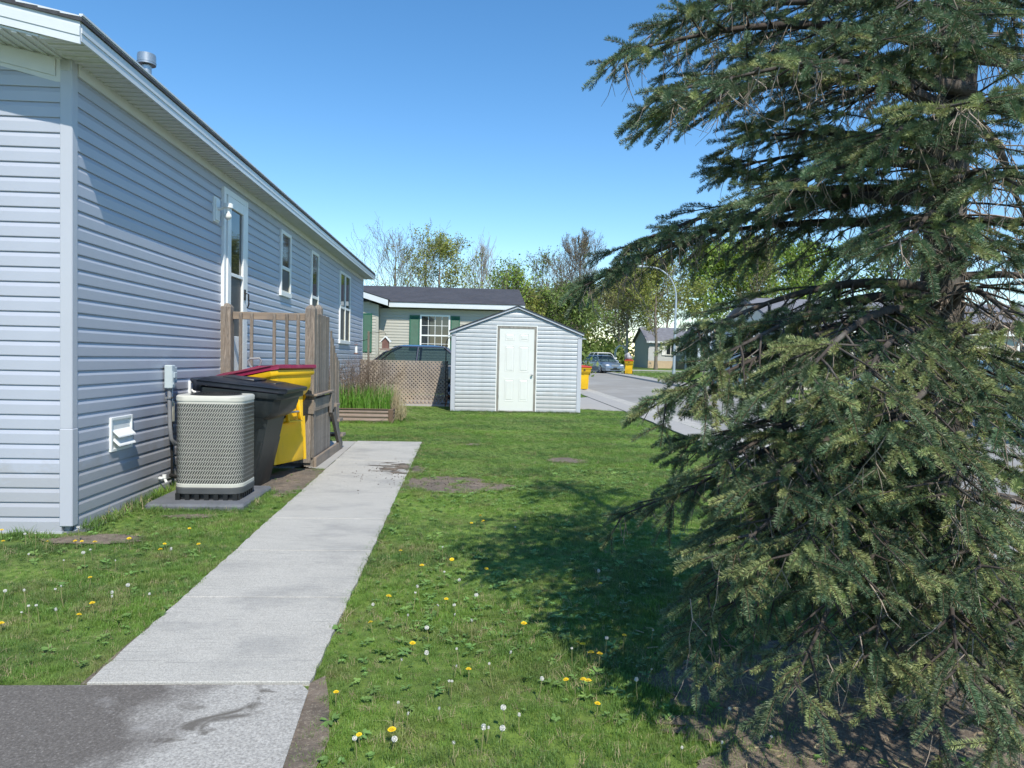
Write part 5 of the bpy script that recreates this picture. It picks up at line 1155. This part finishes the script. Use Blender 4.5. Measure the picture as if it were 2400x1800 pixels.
def clover(name, nleaf, L, w, m):
    V = []; Fq = []
    for k in range(nleaf):
        a = rng.uniform(0, 6.283); tl = rng.uniform(.2, .6); l = L * rng.uniform(.6, 1.1); d = np.array([math.cos(a) * math.cos(tl), math.sin(a) * math.cos(tl), math.sin(tl)]); s = np.array([-math.sin(a), math.cos(a), 0]); o = np.array([rng.uniform(-.02, .02), rng.uniform(-.02, .02), .008])
        P = [o, o + d * l * .35 + s * w * l, o + d * l * .75 + s * w * l * .9 + [0, 0, -.1 * l], o + d * l + [0, 0, -.2 * l], o + d * l * .75 - s * w * l * .9 + [0, 0, -.1 * l], o + d * l * .35 - s * w * l]; b = len(V); V += P; Fq += [(b, b + 1, b + 2, b + 3), (b, b + 3, b + 4, b + 5)]
    return bigmesh(name, np.array(V), np.array(Fq), 4, m)
WEEDS = [clover('weed_leaves', 9, .035, .35, M_CLOV), clover('weed_leaves', 7, .075, .17, M_CLOV), clover('weed_leaves', 12, .026, .45, M_CLOV)]
gp, gr_, gs, gi_ = [], [], [], []
def zone(x0, x1, y0, y1, dens, s0, s1, dirt=.93, strawp=.06):
    n = int((x1 - x0) * (y1 - y0) * dens); x = rng.uniform(x0, x1, n); y = rng.uniform(y0, y1, n)
    # keep what the view (and a step to either side) can see
    k = allowed(x, y, dirt) & (np.abs(x - .057 * y) < .80 * y + 1.6); x, y = x[k], y[k]; n = len(x)
    gp.append(np.stack([x, y, np.full(n, .0) + .113 * (x > 11)], 1)); gr_.append(np.stack([rng.normal(0, .12, n), rng.normal(0, .12, n), rng.uniform(0, 6.283, n)], 1))
    patch = .85 + .3 * np.sin(x * 3.1 + 1.7 * np.sin(y * 1.9)) * np.sin(y * 2.3 + x)
    gs.append(rng.uniform(s0, s1, n) * patch); gi_.append(np.where(rng.uniform(0, 1, n) < strawp, 3, rng.integers(0, 3, n)))
zone(-4.2, 4.0, 1.2, 5.2, 1350, .48, .85, .95, .13); zone(-3.2, 4.0, 5.2, 8.5, 950, .5, .85, .93, .07); zone(-3.2, 4.0, 8.5, 13, 560, .6, .95, .9, .04); zone(-3.2, 4.2, 13, 19, 300, .7, 1.0, .9, .03)
zone(2.6, 4.2, 19, 30, 100, 1.2, 1.8); zone(11.0, 22, 20, 60, 14, 1.8, 2.8)
# long fringe along walls, posts and slabs
def fringe(x0, y0, x1, y1, n, s0, s1, j=.02):
    t = rng.uniform(0, 1, n); x = x0 + (x1 - x0) * t + rng.normal(0, j, n); y = y0 + (y1 - y0) * t + rng.normal(0, j, n)
    gp.append(np.stack([x, y, np.zeros(n)], 1)); gr_.append(np.stack([rng.normal(0, .2, n), rng.normal(0, .2, n), rng.uniform(0, 6.283, n)], 1)); gs.append(rng.uniform(s0, s1, n)); gi_.append(np.where(rng.uniform(0, 1, n) < .1, 3, rng.integers(0, 3, n)))
fringe(-4.6, 5.40, -3.1, 5.42, 170, .8, 1.6); fringe(-2.95, 5.6, -2.97, 8.5, 170, .8, 2.4); fringe(-2.86, 6.33, -1.98, 6.33, 70, .7, 1.3); fringe(-1.97, 6.36, -1.97, 7.2, 60, .7, 1.4)
fringe(-.5, 17.27, 2.66, 17.27, 260, .8, 1.6); fringe(-1.5, 14.2, -1.5, 15.3, 80, 1, 2); fringe(-3, 14.2, -1.6, 14.2, 100, 1, 1.8); fringe(-.655, 3.1, -.76, 11.2, 260, .6, 1.0, .012); fringe(-1.62, 3.1, -1.69, 8.4, 160, .5, .9, .012); fringe(-3, 11.28, -.8, 11.28, 120, .7, 1.2, .02); fringe(4.52, 5, 4.52, 40, 200, .5, .9, .008)
gp, gr_, gs, gi_ = map(np.concatenate, (gp, gr_, gs, gi_))
gp, gr_, gs, gi_ = [gp], [gr_], [gs], [gi_]; bx_, by_ = [], []
for P in DIRT:
    for (a, b) in zip(P, P[1:] + P[:1]):
        l = math.hypot(b[0] - a[0], b[1] - a[1]); n = max(1, int(l * (70 if P is not DIRT[5] else 45))); t = rng.uniform(0, 1, n); x = a[0] + (b[0] - a[0]) * t + rng.normal(0, .028, n); y = a[1] + (b[1] - a[1]) * t + rng.normal(0, .028, n)
        bx_.append(x); by_.append(y)
x, y = np.concatenate(bx_), np.concatenate(by_); k = allowed(x, y, .0); x, y = x[k], y[k]; n = len(x)
gp.append(np.stack([x, y, np.zeros(n)], 1)); gr_.append(np.stack([rng.normal(0, .25, n), rng.normal(0, .25, n), rng.uniform(0, 6.283, n)], 1)); gs.append(rng.uniform(.35, .8, n)); gi_.append(np.where(rng.uniform(0, 1, n) < .3, 3, rng.integers(0, 3, n)))
gp, gr_, gs, gi_ = map(np.concatenate, (gp, gr_, gs, gi_))
scatter('grass', gp, gr_, gs, gi_, TUFTS, kind='stuff'); print('TUFTS', len(gp))
n = 9500; x = rng.uniform(-4.2, 3.4, n); y = 1.3 + rng.uniform(0, 1, n) ** 1.6 * 8
pn = np.sin(x * 2.3 + 1) * np.sin(y * 1.9 + x) + rng.normal(0, .35, n); k = allowed(x, y, .8) & (pn > .0) & ~((x < -1.6) & (rng.uniform(0, 1, n) < .6)); x, y = x[k], y[k]; n = len(x)
scatter('weeds', np.stack([x, y, np.full(n, .012)], 1), np.stack([rng.normal(0, .15, n), rng.normal(0, .15, n), rng.uniform(0, 6.28, n)], 1), rng.uniform(.35, .75, n), rng.integers(0, 3, n), WEEDS, kind='stuff')
# pine litter and crumbs of soil
n = 1500; x = np.concatenate([rng.uniform(.9, 4, n), rng.normal(-.95, .22, 160), rng.normal(0, .4, 140)]); y = np.concatenate([rng.uniform(2.1, 3.7, n), rng.normal(8.4, .55, 160), rng.normal(7.7, .3, 140)])
crumb = MB().sphere((0, 0, .3), 1, 5, 3, (1, .8, .6)).mesh('soil_crumb', M_PEB)
stick = MB().tube([(-3, 0, .5), (0, .4, .7), (3, 0, .5)], .35, 4).mesh('needle_litter', M_STRAW)
n = len(x); zz = np.where((x < -.72) & (y > 3), .022, .006); scatter('soil_crumbs', np.stack([x, y, zz], 1), np.stack([0 * x, 0 * x, rng.uniform(0, 6.28, n)], 1), rng.uniform(.003, .010, n) * np.where(x > .8, 1, .9), (rng.uniform(0, 1, n) < .5) & (x > .8), [crumb, stick], kind='stuff')
# dandelions
def dandelion_mesh(closed=False):
    mb = MB()
    for ring, (r, z, nn) in enumerate(((.016, .0, 16), (.011, .005, 12), (.006, .008, 8))):
        for k in range(nn):
            a = k * 6.283 / nn + ring * .2; w = .18; mb.add([(0, 0, z), (r * math.cos(a - w), r * math.sin(a - w), z + .003), (r * 1.08 * math.cos(a), r * 1.08 * math.sin(a), z + .004), (r * math.cos(a + w), r * math.sin(a + w), z + .003)], [(0, 1, 2, 3)])
    return mb.mesh('flower_head', M_DAND)
YH = dandelion_mesh()
pf = MB(); pf.sphere((0, 0, 0), .008, 8, 5)
for k in range(70):
    c = 1 - 2 * (k + .5) / 70; a = k * 2.4; s = math.sqrt(1 - c * c); d = Vector((s * math.cos(a), s * math.sin(a), c)); o = d.orthogonal().normalized() * .0012; pf.add([d * .004, d * .017 + o * 2.2, d * .019, d * .017 - o * 2.2], [(0, 1, 2, 3)])
PH = pf.mesh('seed_head', M_PUFF)
stm = {}
def flower(x, y, kind, h):
    if x < -1.5: where = 'close against the long home' if y > 4.7 else ('beside the left edge of the path' if x > -2.3 else 'in the strip of lawn left of the path')
    elif x < -.25: where = 'near the right edge of the path'
    elif y > 6: where = 'far up the lawn near the soil patch'
    elif x > 1.1 and y < 3.4: where = 'in the bare soil under the spruce'
    elif x > .75: where = 'in the spruce shade'
    elif y < 3.3: where = 'in the nearest patch of weedy lawn'
    else: where = 'out in the middle of the lawn'
    lab = {'y': 'open yellow dandelion flower ', 'w': 'white dandelion seed head '}[kind] + where
    key = round(h, 2)
    if key not in stm: stm[key] = MB().tube([(0, 0, 0), (.004, 0, key * .5), (0, 0, key)], .0019, 5, caps=False).mesh('flower_stem', M_STEM)
    t = thing('dandelion', lab, 'dandelion', (x, y, .0), (random.gauss(0, .12), random.gauss(0, .12), random.uniform(0, 6)), ('yellow dandelions ' if kind == 'y' else 'dandelion seed heads ') + where)
    s = random.uniform(.65, .95) if kind == 'y' else random.choice([.3, .38, .48, .6]); hd_ = obj('flower_head' if kind == 'y' else 'seed_head', YH if kind == 'y' else PH, t, (0, 0, key)); hd_.scale = (s,) * 3
    obj('stem', stm[key], t)
YPOS = [(-3.22, 5.06), (-2.93, 5.05), (-2.74, 5.09), (-2.74, 5.15), (-2.6, 5.05), (-2.42, 5.17), (-2.15, 5.1), (-1.89, 5.06), (-2.09, 4.91), (-2.24, 4.31), (-1.99, 3.85), (-2.01, 3.73), (-2.32, 3.62), (-2.12, 5.47), (-3.46, 5.41), (0.11, 6.03), (0.02, 5.74), (0.14, 5.78), (-0.47, 4.95), (-0.11, 4.76), (-0.3, 4.58), (0.11, 4.57), (-0.45, 3.96), (-0.12, 3.93), (-0.48, 3.6), (-0.26, 3.37), (0.29, 3.57), (0.53, 3.34), (0.56, 3.33), (0.59, 3.25), (0.61, 3.19), (0.77, 3.41), (0.01, 3.08), (0.44, 2.98), (0.53, 2.96), (0.5, 2.93), (0.52, 2.75), (-0.52, 2.84), (-0.38, 2.56), (-0.26, 2.55), (0.81, 4.26)]
WPOS = [(-3.17, 5.22), (-2.82, 5.26), (-2.52, 4.53), (-1.97, 3.99), (-2.49, 3.89), (-2.37, 3.9), (-2.21, 3.75), (-1.9, 3.83), (-2.21, 3.97), (-1.75, 3.98), (-2.08, 3.7), (-2.9, 4.8), (-2.51, 4.84), (-1.93, 4.12), (-2.24, 4.6), (-2.44, 4.62), (-2.33, 4.1), (-2.04, 4.94), (-2.21, 3.66), (-2.3, 3.74), (-3.02, 5.08), (-0.15, 4.39), (-0.16, 3.81), (-0.15, 3.87), (-0.31, 3.65), (-0.19, 3.49), (-0.08, 3.69), (-0.27, 4.01), (-0.05, 4.12), (0.08, 3.88), (-0.17, 3.24), (-0.3, 3.16), (-0.02, 3.13), (-0.05, 3.1), (-0.07, 2.95), (-0.06, 2.91), (0.12, 2.99), (0.03, 3.48), (0.19, 3.17), (0.13, 2.57), (0.08, 2.57), (-0.26, 2.51), (-0.27, 2.65), (-0.22, 2.66), (0.06, 2.5), (0.21, 2.63), (0.49, 3.2), (0.65, 3.26), (0.72, 2.87), (0.83, 4.42), (0.37, 5.55), (-0.17, 4.81), (-0.06, 3.86), (-0.3, 3.87), (-0.5, 3.82), (0.15, 2.66), (-0.03, 2.43), (-0.09, 2.72), (0.3, 2.89), (-0.38, 2.47), (0.93, 3.47), (0.8, 3.03), (1.0, 2.64), (0.78, 2.44), (1.12, 2.5), (0.91, 2.44)]
for x, y in YPOS: flower(x, y, 'y', random.choice([.05, .06, .07]))
for x, y in WPOS: flower(x, y, 'w', random.choice([.06, .08, .10, .12]))
# dark root lying in the dirt
tag(part('exposed_root', MB().tube([(1.62, 2.56, .0), (1.70, 2.60, .018), (1.80, 2.61, .022), (1.90, 2.58, .004)], [.008, .012, .011, .005], 8), M_BARK, smooth=True), 'short reddish brown root lying across the bare soil under the spruce', 'root')
